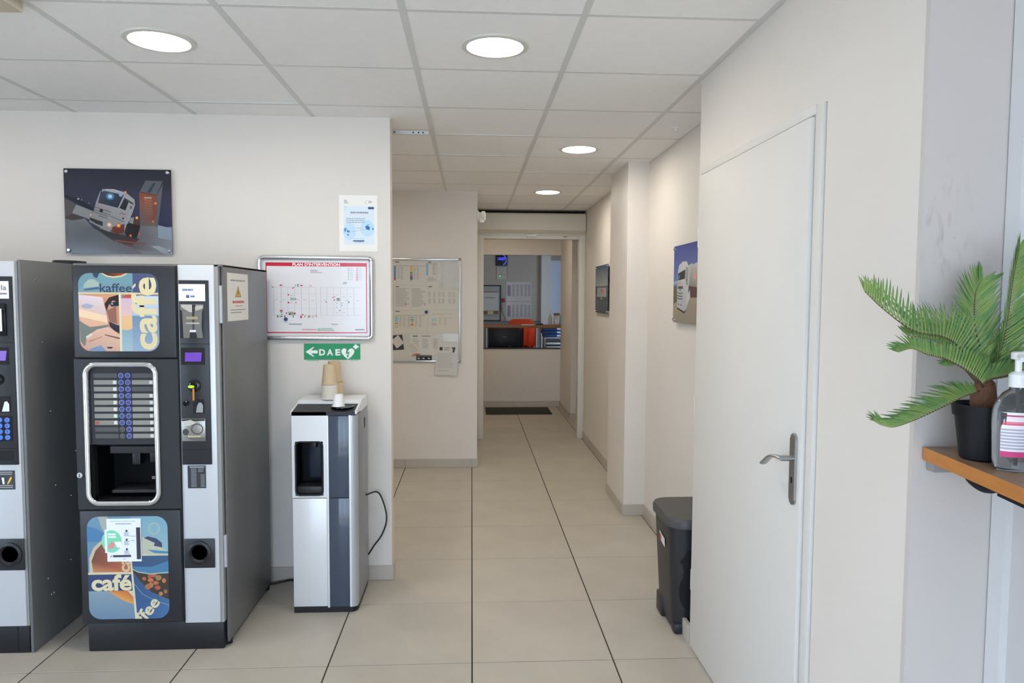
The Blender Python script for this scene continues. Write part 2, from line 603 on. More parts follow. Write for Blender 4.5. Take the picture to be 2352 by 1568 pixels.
box(bm, 1.39, 1.42, 12.78, 12.88, 0.9, 2.2); box(bm, 1.66, 1.69, 12.78, 12.88, 0.9, 2.2)
box(bm, 1.39, 1.69, 12.78, 12.88, 2.17, 2.2); box(bm, 1.39, 1.69, 12.78, 12.88, 0.9, 0.93)
struct('window_frame', bm, WHITE, win)

# ---- tiled plinths (baseboards), piece by piece
def baseboard(name, p0, p1, nrm, cuts, h=0.08, th=0.010):
    """run p0 -> p1 along a wall, cut at the given distances"""
    p0, p1 = Vector(p0), Vector(p1)
    L = (p1 - p0).length
    d = (p1 - p0) / L
    n = Vector(nrm)
    root = thing(name, None, None, (p0.x, p0.y, 0), kind='structure')
    cs = [0] + [c for c in cuts if 0 < c < L] + [L]
    for a, b in zip(cs, cs[1:]):
        q0, q1 = p0 + d * (a + .0012), p0 + d * (b - .0012)
        xs = sorted((q0.x, q1.x, (q0 + n * th).x, (q1 + n * th).x)); ys = sorted((q0.y, q1.y, (q0 + n * th).y, (q1 + n * th).y))
        obj('plinth_tile', bx(xs[0], xs[-1], ys[0], ys[-1], 0.0005, h, bev=0.0015, seg=1), PLINTH, root)
    return root
baseboard('baseboard_center', (-4.0, 3.85), (-0.42, 3.85), (0, -1), [.4, 1.0, 1.6, 2.2, 2.8, 3.4])
baseboard('baseboard_center_end', (-0.43, 3.85), (-0.43, 3.94), (1, 0), [])
baseboard('baseboard_alcove', (-2.0, 6.42), (0.06, 6.42), (0, -1), [.2, .8, 1.405, 2.005])
baseboard('baseboard_alcove_end', (0.05, 6.42), (0.05, 7.83), (1, 0), [.6, 1.2])
baseboard('baseboard_right_far', (1.225, 5.55), (1.225, 7.83), (-1, 0), [.58, 1.18, 1.78])
baseboard('baseboard_column', (1.065, 4.94), (1.225, 4.94), (0, -1), [])
baseboard('baseboard_column_side', (1.075, 4.94), (1.075, 5.55), (-1, 0), [])
baseboard('baseboard_right', (1.225, 3.09), (1.225, 4.93), (-1, 0), [.5, 1.1, 1.62])
baseboard('baseboard_closet_end', (0.965, 3.06), (0.985, 3.06), (0, -1), [], th=-0.13)
baseboard('baseboard_counter', (-1.0, 10.03), (1.25, 10.03), (0, -1), [.4, 1.0, 1.6])
baseboard('baseboard_jut', (1.24, 8.93), (1.6, 8.93), (0, -1), [])
baseboard('baseboard_jut_side', (1.25, 8.93), (1.25, 10.03), (-1, 0), [.55])

# ---- closet door with lever handle
door = struct('door_1', bx(0.966, 1.006, 2.030, 3.036, 0.006, 2.055, bev=0.002), DOORW)
bm = B()
box(bm, 0.977, 1.05, 1.982, 2.024, 0, 2.085, bev=0.002); box(bm, 0.977, 1.05, 2.024, 3.045, 2.062, 2.09, bev=0.002)
struct('door_frame', bm, DOORW, door)
bm = B(); box(bm, 0.9835, 1.0, 2.024, 2.031, 0.006, 2.06)
struct('door_gap', bm, mat('door_gap_shade', (110, 108, 112), 0.8), door)  # grey strip filling the gap, its shade put in as colour
for z in (0.30, 1.08, 1.80):
    bm = B(); lathe(bm, [(.006, z - .045), (.006, z + .045)], (0.972, 3.041, 0), 10)
    struct('hinge', bm, WHITE, door)
hy = 2.068
pl = prism(B(), rrect(hy - .0175, 0.920, hy + .0175, 1.136, .0170, 8), fX, 0.958, 0.966)
bmesh.ops.bevel(pl, geom=[e for e in pl.edges if all(v.co.x < .9581 for v in e.verts)], offset=0.0025, segments=2, affect='EDGES')
hp = struct('handle_plate', pl, STEEL, door); hp['label'] = 'brushed steel back plate of the lever handle'
bm = B(); tube(bm, [(0.966, hy, 1.061), (0.925, hy, 1.061)], 0.0085, 14)
pts = bez([(0.924, hy - .004, 1.061), (0.918, hy + .022, 1.0625), (0.917, hy + .06, 1.053), (0.920, hy + .118, 1.020)], 20)
rings = []
for i, p in enumerate(pts):
    t = (pts[min(i + 1, len(pts) - 1)] - pts[max(i - 1, 0)]).normalized()
    s = Vector((1, 0, 0)); u = t.cross(s).normalized()
    wr = 0.0085 + 0.004 * i / len(pts)
    rings.append([p + s * wr * math.cos(a) + u * 0.0055 * math.sin(a) for a in (2 * math.pi * k / 12 for k in range(12))])
loft(bm, rings)
struct('lever', bm, STEEL, door)
bm = B(); prism(bm, rrect(hy - .004, .985, hy + .004, 1.004, .0035, 4), fX, 0.9572, 0.9585)
struct('keyhole', bm, BLACKM, door)

# ---- automatic sliding door: housing, posts, sensor
sd = struct('door_2', bx(0.052, 1.224, 7.72, 7.86, 2.20, 2.222), OFFW)
bm = B()
rings = [[Vector((x, y, z)) for y, z in ((7.86, 2.222), (7.70, 2.222), (7.655, 2.255), (7.655, 2.415), (7.665, 2.432), (7.86, 2.432))] for x in (0.058, 1.218)]
loft(bm, rings)
struct('housing', bm, OFFW, sd, smooth=0)
for x0, x1 in ((0.052, 0.128), (1.158, 1.224)):
    bm = B(); box(bm, x0, x1, 7.72, 7.85, 0, 2.20, bev=.003)
    struct('door_post', bm, mat('post_lacquer', (222, 221, 212), 0.4), sd)
struct('door_head', bx(0.128, 1.158, 7.74, 7.85, 2.166, 2.20), mat('post_lacquer', (222, 221, 212)), sd)
struct('sensor', bx(0.585, 0.695, 7.70, 7.74, 2.185, 2.215, bev=.006), WHITE, sd)
struct('label_plate', bx(0.985, 1.03, 7.737, 7.741, 2.186, 2.197), GREYM, sd)
struct('void_shade', bx(0.055, 1.222, 7.80, 7.859, 2.432, CZ), mat('void_brown', (60, 54, 48), .9))  # dark block painted as the shaded void above the housing

# ================================================================== DOWNLIGHTS AND CEILING FITTINGS
EMIT = mat('lit_diffuser', (255, 255, 255), 0.5, emit=(255, 246, 232), estr=DOWNLIGHT)
RIM = mat('lamp_rim', (214, 214, 206), 0.4)
def downlight(x, y, label):
    t = thing('ceiling_downlight', label, 'ceiling light', (x, y, CZ - .004), 'round ceiling downlights')
    bm = B()
    lathe(bm, [(.102, CZ - .003), (.106, CZ - .007), (.124, CZ - .005), (.128, CZ + .0005), (.102, CZ + .0005)], (x, y, 0), 48, caps=False)
    obj('rim', bm, RIM, t)
    bm = B(); lathe(bm, [(.1025, CZ + .0005), (.1025, CZ - .0025), (.09, CZ - .0035)], (x, y, 0), 48)
    obj('diffuser', bm, EMIT, t)
downlight(0.085, 2.735, 'lit round downlight in the ceiling tile nearest the middle, before the corridor')
downlight(-1.146, 2.762, 'lit round downlight above the vending machines, left of the other one')
downlight(0.672, 4.54, 'lit round downlight just inside the corridor, nearer of two')
downlight(0.670, 6.385, 'lit small round downlight before the sliding door housing')
downlight(-2.928, 2.76, 'added round downlight, unseen past the left edge, above the snack machine')  # unseen lamp added for extra illumination
downlight(-1.128, 5.12, 'added round downlight, unseen in the alcove ceiling, brightening the corridor')  # unseen lamp added to brighten the alcove and corridor
# lamps added out of view to light the vestibule and reception room
for x, y, w, k in ((0.3, 8.9, 'vestibule', 1.2), (-0.3, 11.3, 'reception room', 0.3)):
    t = thing('ceiling_downlight', 'added unseen round downlight in the %s ceiling' % w, 'ceiling light', (x, y, CZ), 'round ceiling downlights')
    bm = B(); lathe(bm, [(.10, CZ + .06), (.10, CZ + .045), (.085, CZ + .042)], (x, y, 0), 32)
    obj('diffuser', bm, mat('lit_diffuser_' + w.split()[0], (255, 255, 255), 0.5, emit=(255, 236, 208), estr=DOWNLIGHT * k), t)
bm = B(); lathe(bm, [(.028, CZ), (.026, CZ - .006), (.012, CZ - .008), (.010, CZ - .016), (.004, CZ - .018)], (1.114, 3.94, 0), 20)
obj('ceiling_sensor', bm, WHITE, label='small white round sensor on the narrow ceiling strip beside the closet', cat='sensor')
# cream unit at the left edge of the ceiling
t = thing('ceiling_unit', 'cream box shaped unit under the ceiling at the upper left corner', 'ceiling unit', (-1.66, 2.30, CZ - .06))
obj('casing', bx(-1.88, -1.435, 2.14, 2.442, CZ - .035, CZ - .001, bev=.006), mat('cream_plastic', (205, 196, 176), .5), t)
bm = B(); lathe(bm, [(.012, CZ - .034), (.012, CZ - .05), (.006, CZ - .055)], (-1.53, 2.41, 0), 12)
obj('indicator', bm, WHITE, t)
# perforated metal strip hanging at the alcove ceiling
t = thing('metal_strip', 'thin perforated metal strip at the ceiling beside the wall corner', 'metal strip', (-.34, 4.14, CZ - .02))
obj('strip', bx(-.47, -.245, 4.118, 4.122, CZ - .022, CZ - .002), mat('galvanised', (215, 218, 220), .35, .6), t)
for x in (-.435, -.33, -.30, -.275):
    bm = B(); lathe(bm, [(.0045, 4.1165), (.0045, 4.1175)], (x, 0, CZ - .012), 10, axis='Y')
    obj('screw_hole', bm, BLACKM, t)
# white wall sensor at the corner before the sliding door
t = thing('wall_sensor', 'white cylindrical sensor at the top of the alcove wall corner', 'sensor', (.062, 6.47, 2.21))
bm = B(); lathe(bm, [(.05, .051), (.05, .06), (.035, .062), (.03, .085), (.042, .088), (.042, .115), (.03, .122)], (0, 6.46, 2.262), 20, axis='X')
obj('housing', bm, WHITE, t)
bm = B(); lathe(bm, [(.022, 2.205), (.024, 2.24)], (.085, 6.46, 0), 14)
obj('lens', bm, WHITE, t)

# ================================================================== VENDING MACHINES
YF = 3.10
def boxs(lst, bev=0.0):
    bm = B()
    for b in lst: box(bm, *b, bev=bev)
    return bm
M2 = thing('coffee_machine', 'tall black and silver hot drinks machine with coffee pictures and a chrome framed selection panel', 'vending machine', (-1.36, 3.42, 0))
obj('body', boxs([(-1.655, -1.066, 3.285, 3.78, .03, 1.66), (-1.655, -1.608, 3.145, 3.285, .03, 1.66), (-1.336, -1.066, 3.145, 3.285, .03, 1.66), (-1.608, -1.336, 3.145, 3.285, .907, 1.66), (-1.608, -1.336, 3.145, 3.285, .03, .662)]), MACH, M2, smooth=0)
obj('side_panel', bx(-1.066, -1.058, 3.125, 3.775, .022, 1.668, bev=.0015), MACH, M2)
obj('top_panel', bx(-1.66, -1.058, 3.10, 3.78, 1.660, 1.6685), MACH, M2)
obj('plinth', bx(-1.648, -1.075, 3.105, 3.70, 0.0, .127, bev=.004), BLACK, M2)
for x, y in ((-1.075, 3.16), (-1.075, 3.74), (-1.62, 3.74)):
    bm = B(); lathe(bm, [(.018, 0), (.018, .024)], (x, y, 0), 12); obj('foot', bm, BLACKM, M2)
DB = mat('machine_door_black', (40, 42, 47), 0.38)
bmp = bx(-1.662, -1.238, 3.085, 3.145, 1.2715, 1.660, bev=.008, seg=3); obj('upper_door', bmp, DB, M2)
bm = boxs([(-1.662, -1.606, 3.085, 3.145, .6285, 1.2685), (-1.338, -1.238, 3.085, 3.145, .6285, 1.2685), (-1.606, -1.338, 3.085, 3.145, 1.236, 1.2685), (-1.606, -1.338, 3.085, 3.145, .6285, .664)])
mid = obj('middle_door', bm, DB, M2, smooth=0)
obj('lower_door', bx(-1.662, -1.238, 3.085, 3.145, .130, .6255, bev=.008, seg=3), DB, M2)
bm = B(); prism(bm, [(-1.238, 3.085), (-1.2355, 3.10), (-1.2355, 3.145), (-1.238, 3.145)], lambda u, v, d: Vector((u, v, d)), .13, 1.66); obj('door_edge', bm, DB, M2)
strip = obj('payment_strip', bx(-1.235, -1.085, 3.095, 3.145, .122, 1.666, bev=.004), SILV, M2)
obj('strip_edge', bx(-1.085, -1.070, 3.10, 3.145, .122, 1.666), GREYM, M2)
for z0, z1 in ((1.42, 1.58), (.36, .50)):
    obj('hinge', bx(-1.070, -1.061, 3.112, 3.126, z0, z1), SILV, M2)
obj('seam_shadow', bx(-1.660, -1.24, 3.10, 3.146, 1.2685, 1.2715), BLACKM, M2)
obj('seam_shadow', bx(-1.660, -1.24, 3.10, 3.146, .6255, .6285), BLACKM, M2)
# chrome surround
pp = rrect(-1.616, .655, -1.328, 1.247, .045, 8)
bm = B(); tube(bm, [Vector((x, 3.084, z)) for x, z in pp], .0125, 12, closed=True)
obj('chrome_frame', bm, CHROME, M2, smooth=60)
# selection panel with label strips and ring buttons
obj('selection_panel', bx(-1.606, -1.338, 3.096, 3.12, .905, 1.236), mat('panel_dark', (58, 60, 66), 0.12), mid)
sel_l = mat('label_card', (150, 149, 143), 0.15, rnd=.06)
sel_d = mat('label_card_dark', (92, 94, 96), 0.15, rnd=.06)
chip = mat('label_chip', (225, 224, 218), 0.3)
ringb = mat('blue_ring', (96, 108, 190), 0.3, emit=(80, 98, 210), estr=0.25)
ringo = mat('unlit_ring', (95, 93, 92), 0.4)
for r in range(10):
    z = 1.1985 - r * .0286
    for c, (x0, x1) in enumerate(((-1.588, -1.492), (-1.432, -1.343))):
        dk = (c == 0 and r in (0, 8, 9)) or (c == 1 and r in (0, 2))
        lab = obj('label_strip', bx(x0, x1, 3.0935, 3.0965, z - .0095, z + .0095), sel_d if dk else sel_l, mid)
        if not dk and not (c == 1 and r == 0):
            obj('label_chip', bx(x1 - .017, x1 - .004, 3.0930, 3.0937, z - .007, z + .007), chip, lab)
        if c == 0 and r == 7: obj('label_mark', bx(x0 + .002, x0 + .02, 3.0930, 3.0937, z - .006, z + .005), mat('rust_red', (178, 86, 62), .4), lab)
        if c == 0 and r == 6: obj('label_mark', bx(x1 - .003, x1 + .002, 3.0930, 3.0937, z - .007, z + .008), mat('label_green', (70, 150, 90), .4), lab)
    for c, x in enumerate((-1.476, -1.448)):
        lit = not (c == 0 and r >= 8)
        bm = B(); lathe(bm, [(.0115, 3.0962), (.0115, 3.093), (.0075, 3.0925), (.0075, 3.0962)], (x, 0, z), 18, axis='Y', caps=False)
        bt = obj('button_ring', bm, ringb if lit else ringo, mid)
        bm = B(); lathe(bm, [(.0075, 3.0962), (.0073, 3.0942)], (x, 0, z), 14, axis='Y')
        obj('button_cap', bm, GREYD, bt)
# dispensing bay
bm = boxs([(-1.606, -1.596, 3.12, 3.27, .664, .905), (-1.348, -1.338, 3.12, 3.27, .664, .905), (-1.606, -1.338, 3.26, 3.27, .664, .905), (-1.606, -1.338, 3.12, 3.27, .895, .905), (-1.606, -1.338, 3.12, 3.27, .664, .672)])
bay = obj('dispensing_bay', bm, mat('bay_black', (16, 17, 20), .5, spec=.12), mid, smooth=0)
obj('bay_lip', bx(-1.540, -1.348, 3.115, 3.16, .862, .893, bev=.003), mat('lip_grey', (56, 56, 58), .5, spec=.2), mid)
obj('spout', bx(-1.475, -1.44, 3.17, 3.22, .80, .862, bev=.004), BLACK, mid)
obj('spout', bx(-1.40, -1.37, 3.17, 3.22, .81, .862, bev=.004), BLACK, mid)
obj('drip_tray', bx(-1.545, -1.348, 3.13, 3.25, .686, .700, bev=.003), mat('lip_grey', (64, 64, 66)), mid)
obj('bay_sticker', bx(-1.43, -1.408, 3.255, 3.2595, .715, .728), GREYM, mid)
bm = B(); lathe(bm, [(.0125, 3.085), (.0125, 3.080), (.010, 3.078)], (-1.650, 0, .777), 18, axis='Y')
lk = obj('lock', bm, ALU, M2)
obj('lock_slot', bx(-1.6515, -1.6485, 3.0772, 3.079, .770, .784), BLACKM, lk)
# payment column
obj('control_panel', bx(-1.2355 + .006, -1.107, 3.0885, 3.10, .817, 1.601, bev=.002), DB, strip)
ds = obj('lit_label', bx(-1.2275, -1.1195, 3.0865, 3.089, 1.5135, 1.5845, bev=.0008), mat('bright_label', (236, 240, 245), .3, emit=(235, 242, 255), estr=.35), strip)
p = Pr((0, 0, 100, 66), fY, -1.2275, 1.5135, -1.1195, 1.5845, 3.0862, -1)
p.lines(14, 18, 58, 30, 1, (70, 95, 140), h=.7, dash=1, seed=3).rect(28, 42, 40, 54, (70, 85, 120)).lines(44, 44, 62, 56, 1, (90, 110, 150), h=.6)
p.build('lettering', ds)
bk = obj('card_reader', bx(-1.224, -1.127, 3.0868, 3.089, 1.358, 1.501), mat('reader_grey', (128, 126, 122), .22, .3), strip)
p = Pr((115, 490, 515, 1035), fY, -1.224, 1.358, -1.127, 1.501, 3.0866, -1, k=1.0)
p.poly([(130, 500), (320, 500), (320, 620), (280, 620), (150, 545)], (190, 186, 178)).poly([(370, 545), (400, 510), (510, 510), (500, 560), (380, 600)], (185, 180, 165))
p.poly([(320, 495), (375, 495), (360, 640), (345, 1035), (325, 1035)], (60, 62, 68)).poly([(280, 940), (380, 940), (400, 1035), (265, 1035)], (45, 46, 50))
p.poly([(115, 580), (150, 600), (165, 1035), (115, 1035)], (40, 42, 46)).poly([(515, 560), (490, 600), (475, 860), (500, 1035), (515, 1035)], (44, 46, 50))
p.lines(225, 690, 415, 740, 1, (176, 166, 130), h=.9, ragged=0, dash=1, seed=2).lines(215, 785, 440, 812, 1, (190, 186, 180), h=.9, ragged=0, dash=1, seed=4).rect(275, 905, 380, 940, (225, 225, 228))
p.build('reader_print', bk, PRINT_G)
obj('panel_seam', bx(-1.229, -1.107, 3.0878, 3.089, 1.332, 1.3345), BLACKM, strip)
obj('panel_seam', bx(-1.229, -1.107, 3.0878, 3.089, .881, .883), BLACKM, strip)
sc = obj('display_surround', bx(-1.224, -1.126, 3.0868, 3.089, 1.245, 1.317), BLACKM, strip)
SCRP = mat('violet_display', (70, 40, 120), .2, emit=(112, 72, 190), estr=.75)
obj('display', prism(B(), [(-1.208, 1.259), (-1.141, 1.259), (-1.138, 1.297), (-1.206, 1.297)], fY, 3.0852, 3.087), SCRP, sc)
bm = B(); lathe(bm, [(.026, 3.089), (.026, 3.083), (.020, 3.079), (.012, 3.079), (.010, 3.083)], (-1.171, 0, 1.156), 24, axis='Y')
kp = obj('key_reader', bm, BLACKG, strip)
bm = B(); lathe(bm, [(1, 3.0785), (1, 3.0745), (.8, 3.073)], (0, 0, 0), 16, axis='Y')
for v in bm.verts: v.co = Vector((-1.181 + v.co.x * .013, v.co.y, 1.153 + v.co.z * .006))
gl = obj('lime_light', bm, mat('lime_glow', (160, 220, 40), .4, emit=(170, 230, 40), estr=.7), kp); gl['label'] = 'lime green light of the key reader'  # green light of the key slot, glowing by emission
obj('key_tag', bx(-1.1735, -1.1665, 3.070, 3.0765, 1.094, 1.146, bev=.001), mat('amber', (196, 132, 42), .4), kp)
bm = B(); lathe(bm, [(.011, 3.089), (.011, 3.082), (.008, 3.079)], (-1.208, 0, 1.081), 16, axis='Y'); obj('return_knob', bm, BLACKG, strip)
rs = obj('coin_return', bx(-1.178, -1.133, 3.0868, 3.089, 1.038, 1.098), BLACKM, strip)
bm = B(); prism(bm, [(-1.166, 1.042), (-1.137, 1.042), (-1.136, 1.072), (-1.143, 1.084), (-1.153, 1.084), (-1.161, 1.07)], fY, 3.084, 3.0868); obj('coin_flap', bm, STEEL, rs)
nr = obj('note_reader', bx(-1.228, -1.128, 3.083, 3.089, .919, 1.016, bev=.002), mat('reader_silver', (150, 148, 142), .25, .5), strip)
p = Pr((110, 640, 410, 935), fY, -1.226, .921, -1.130, 1.014, 3.0828, -1, k=.9)
p.rect(110, 640, 410, 665, (60, 60, 62)).disc(160, 815, 40, 45, (80, 82, 88)).ring(310, 775, 80, 75, 14, (85, 86, 90)).poly([(120, 670), (230, 650), (300, 690), (210, 730), (130, 740)], (210, 208, 200))
p.lines(190, 865, 355, 890, 1, (215, 205, 150), h=.9, ragged=0, dash=1, seed=5).poly([(150, 890), (410, 890), (410, 935), (280, 935)], (110, 110, 114))
p.build('reader_print', nr, PRINT_G)
stk = obj('instruction_sticker', bx(-1.210, -1.134, 3.0935, 3.0952, .714, .812), mat('sticker_dark', (52, 54, 58), .4), strip)
p = Pr((0, 0, 76, 98), fY, -1.210, .714, -1.134, .812, 3.0933, -1)
p.lines(8, 4, 70, 10, 1, (150, 154, 160), h=.8, ragged=0).lines(14, 13, 38, 95, 14, (128, 132, 140), ragged=.1, seed=8).lines(44, 13, 70, 30, 3, (128, 132, 140), seed=3).lines(54, 38, 72, 95, 10, (128, 132, 140), ragged=.05)
p.build('lettering', stk)
cpn = obj('cup_return_plate', bx(-1.231, -1.102, 3.089, 3.096, .366, .494, bev=.003), DB, strip)
bm = B(); lathe(bm, [(.050, 3.089), (.050, 3.083), (.040, 3.080), (.034, 3.086), (.030, 3.092), (.022, 3.094)], (-1.166, 0, .434), 30, axis='Y'); obj('cup_ring', bm, BLACK, cpn)
# printed panels
CL = rrect(-1.634, 1.302, -1.309, 1.628, .046, 8)
p = Pr((105, 130, 1510, 1475), fY, -1.634, 1.302, -1.309, 1.628, 3.0846, -1, clip=CL, k=1.0)
p.rect(105, 130, 1510, 1475, (118, 152, 165), (150, 175, 190))
p.poly([(105, 130), (420, 130), (480, 260), (300, 230), (200, 330), (105, 420)], (112, 150, 162)).poly([(205, 320), (290, 240), (380, 235), (470, 300), (460, 360), (200, 390)], (165, 183, 172))
p.poly([(200, 405), (460, 365), (480, 405), (220, 430)], (66, 104, 138)).poly([(360, 130), (480, 130), (440, 215), (380, 195)], (52, 80, 100))
p.poly([(480, 130), (1060, 130), (1060, 465), (480, 465)], [(112, 158, 165), (112, 158, 165), (120, 150, 165), (120, 150, 165)])
p.poly([(500, 130), (980, 130), (880, 190), (720, 212), (600, 190)], (214, 200, 160)).poly([(540, 130), (940, 130), (860, 168), (720, 185), (620, 168)], [(60, 42, 38), (170, 80, 50), (140, 90, 60), (90, 60, 50), (60, 45, 40)])
p.rect(1060, 130, 1510, 465, (78, 90, 124))
p.text('kaffee', 480, 305, 1040, 455, (58, 74, 100), .012)
p.rect(105, 490, 820, 1475, (222, 160, 124), (206, 160, 140))
p.poly([(105, 498), (525, 545), (590, 860), (105, 745)], [(222, 206, 214), (226, 208, 214), (214, 190, 182), (224, 190, 172)])  # bright reflection on the panel painted into the print
p.poly([(105, 745), (590, 860), (605, 985), (105, 875)], (244, 212, 178)).poly([(105, 875), (605, 985), (620, 1030), (200, 1050)], (228, 178, 150))
p.poly([(140, 690), (240, 650), (380, 690), (300, 740), (180, 730)], (166, 170, 190))
p.poly([(525, 545), (640, 545), (815, 495), (815, 1475), (600, 1475), (625, 1100), (590, 850)], [(206, 150, 118)] * 3 + [(190, 142, 122)] * 4)
p.poly([(555, 660), (640, 545), (815, 497), (815, 620), (700, 600), (630, 680), (590, 780)], (56, 42, 42)).poly([(635, 645), (815, 600), (815, 690), (680, 705)], (42, 42, 56)).poly([(660, 650), (710, 640), (700, 680)], (150, 165, 190))
p.poly([(590, 770), (760, 700), (765, 1000), (640, 960)], (148, 102, 92)).poly([(625, 960), (765, 1020), (815, 1030), (815, 1170), (720, 1120), (640, 1045)], (50, 50, 64))
p.poly([(105, 950), (300, 1060), (620, 1015), (620, 1050), (400, 1105), (220, 1225), (200, 1400), (120, 1300)], (120, 126, 122))
p.poly([(215, 1240), (420, 1095), (620, 1052), (815, 1195), (815, 1475), (500, 1475), (300, 1420), (180, 1410), (240, 1295)], [(228, 184, 160)] * 4 + [(206, 168, 150)] * 5)
p.poly([(215, 1220), (320, 1155), (335, 1190), (240, 1255)], (226, 214, 198)).poly([(540, 1180), (815, 1240), (815, 1268), (560, 1202)], (112, 82, 82)).poly([(260, 1300), (500, 1215), (505, 1230), (270, 1320)], (190, 130, 110))
p.poly([(300, 1425), (480, 1370), (570, 1475), (250, 1475)], (128, 148, 176)).poly([(580, 1400), (690, 1400), (660, 1428), (590, 1422)], (40, 48, 64))
p.rect(850, 490, 1040, 1475, (138, 134, 140), (150, 180, 194)).poly([(865, 548), (950, 500), (1040, 492), (1040, 552)], (202, 82, 70)).rect(850, 560, 1040, 860, (212, 184, 200), (226, 190, 186))
p.poly([(850, 860), (1040, 860), (1040, 1082), (940, 1112), (850, 1096)], (230, 190, 142)).poly([(850, 1096), (940, 1112), (1040, 1082), (1040, 1475), (850, 1475)], [(140, 170, 186)] * 3 + [(160, 188, 196)] * 2)
p.rect(1040, 490, 1510, 860, (205, 216, 232), (176, 192, 206)).rect(1040, 490, 1510, 520, (120, 130, 150)).rect(1040, 860, 1510, 1475, (120, 144, 172), (150, 172, 196))
p.rect(812, 490, 852, 1475, (226, 216, 190)).rect(105, 460, 1510, 492, (214, 198, 158))
p.text('caffe', 1030, 195, 1478, 1450, (226, 212, 170), .028, rot=1)
p.poly([(1055, 370), (1085, 320), (1118, 302), (1112, 350), (1065, 395)], (222, 208, 168))
p.build('coffee_print', M2, PRINT_G, label='colour print of a face with the words kaffee and caffè')
CL = rrect(-1.630, .151, -1.295, .598, .05, 8)
p = Pr((75, 75, 1250, 1480), fY, -1.630, .151, -1.295, .598, 3.0846, -1, clip=CL, k=1.0)
p.rect(75, 75, 720, 840, (118, 156, 180), (98, 138, 172)).poly([(240, 75), (380, 75), (380, 400), (280, 210)], (172, 180, 172)).poly([(75, 200), (220, 240), (360, 330), (300, 420), (75, 420)], (84, 132, 176))
p.poly([(95, 840), (98, 640), (160, 500), (280, 400), (390, 372), (720, 372), (720, 840)], (206, 194, 164))
p.poly([(150, 840), (130, 680), (190, 540), (280, 452), (390, 415), (720, 415), (720, 840)], [(200, 140, 100), (120, 80, 70), (120, 78, 70), (140, 90, 82), (160, 100, 90), (180, 104, 90), (196, 112, 84)])
p.text('ca', 565, 640, 690, 835, (216, 190, 150), .03, rot=1)
p.rect(75, 835, 718, 866, (216, 206, 170)).rect(75, 866, 720, 1092, (60, 74, 114)).text('café', 118, 866, 705, 1092, (222, 212, 176), .035)
p.rect(75, 1092, 780, 1480, (138, 158, 170), (110, 138, 164)).poly([(360, 1092), (640, 1092), (722, 1170), (730, 1280), (600, 1240), (470, 1165)], [(214, 140, 80), (200, 110, 64), (196, 110, 70), (222, 160, 90), (220, 150, 84), (224, 160, 90)])
p.poly([(640, 1092), (722, 1092), (722, 1180)], (216, 204, 170))
p.rect(720, 75, 1250, 600, (128, 170, 190), (150, 182, 190)).ring(1050, 245, 88, 88, 26, (160, 186, 182)).poly([(870, 350), (1250, 560), (1250, 600), (870, 600)], (190, 194, 172)).poly([(940, 530), (1250, 560), (1250, 592), (1050, 580)], (80, 140, 175))
p.poly([(900, 372), (960, 350), (1080, 380), (1160, 440), (1165, 505), (1040, 480), (1062, 440)], (70, 78, 106))
p.poly([(715, 612), (1250, 612), (1250, 1480), (775, 1480)], [(66, 92, 124), (70, 96, 130), (78, 116, 162), (62, 96, 146)])
p.poly([(720, 760), (1000, 770), (1250, 690), (1250, 850), (980, 862), (800, 830)], (78, 128, 168)).poly([(720, 815), (860, 850), (1250, 870), (1250, 1222), (1000, 1120), (830, 965)], (72, 62, 58))
R = random.Random(4)
for bx_, by_ in ((890, 930), (970, 900), (1100, 920), (1180, 960), (985, 950), (1060, 990), (985, 1020), (1085, 1055), (1130, 1140), (945, 1040), (1200, 1110), (1030, 880)):
    p.disc(bx_, by_, 26 + R.random() * 22, 24 + R.random() * 18, (204 - R.randint(0, 50), 130 - R.randint(0, 35), 80), n=12)
p.path([(720, 790), (800, 835), (980, 866), (1250, 846)], 14, (176, 198, 172)).path([(740, 990), (860, 1140), (1040, 1230), (1250, 1300)], 10, (120, 150, 180))
p.poly([(690, 640), (716, 640), (778, 1480), (745, 1480)], (216, 210, 184)).rect(870, 592, 1250, 614, (212, 206, 176))
p.text('ffee', 730, 1270, 1130, 1450, (216, 208, 176), .03, ang=50)
p.build('coffee_print', M2, PRINT_G, label='colour print of a coffee cup and beans with the word café')
# notice sheet on the lower print
p = Pr((370, 95, 875, 680), fY, -1.547, .403, -1.405, .589, 3.0815, -1, k=1.15)
p.rect(370, 95, 875, 680, (226, 230, 242)).lines(430, 125, 800, 150, 1, (150, 200, 190), ragged=0, dash=1, seed=3).lines(500, 160, 740, 185, 1, (110, 120, 130), ragged=0, dash=1, seed=9)
p.disc(440, 403, 148, 152, (128, 206, 170), 28).rect(340, 240, 372, 560, (226, 230, 242)).lines(385, 295, 560, 370, 2, (236, 246, 242), seed=2, h=.6)
p.poly([(385, 470), (440, 400), (490, 440), (470, 490), (390, 510)], (214, 140, 140)).poly([(480, 410), (580, 405), (580, 480), (520, 490)], (240, 240, 244))
for yy in (250, 370, 500):
    p.disc(662, yy + 12, 16, 16, (70, 60, 75), 10).lines(622, yy + 32, 715, yy + 90, 4, (130, 130, 150), seed=yy)
p.lines(725, 330, 800, 450, 2, (140, 140, 155), h=.12, seed=1).rect(805, 215, 865, 650, (56, 54, 66)).rect(455, 590, 720, 618, (60, 60, 72)).poly([(410, 615), (440, 590), (445, 600), (420, 622)], (110, 110, 120)).lines(600, 640, 650, 655, 1, (130, 130, 140))
bm = bx(-1.547, -1.405, 3.0816, 3.0822, .403, .589)
nt_ = obj('notice_sheet', bm, mat('paper', (236, 236, 234), .6), label='white notice with a green half disc taped on the lower coffee picture', cat='notice')
p.build('notice_print', nt_)
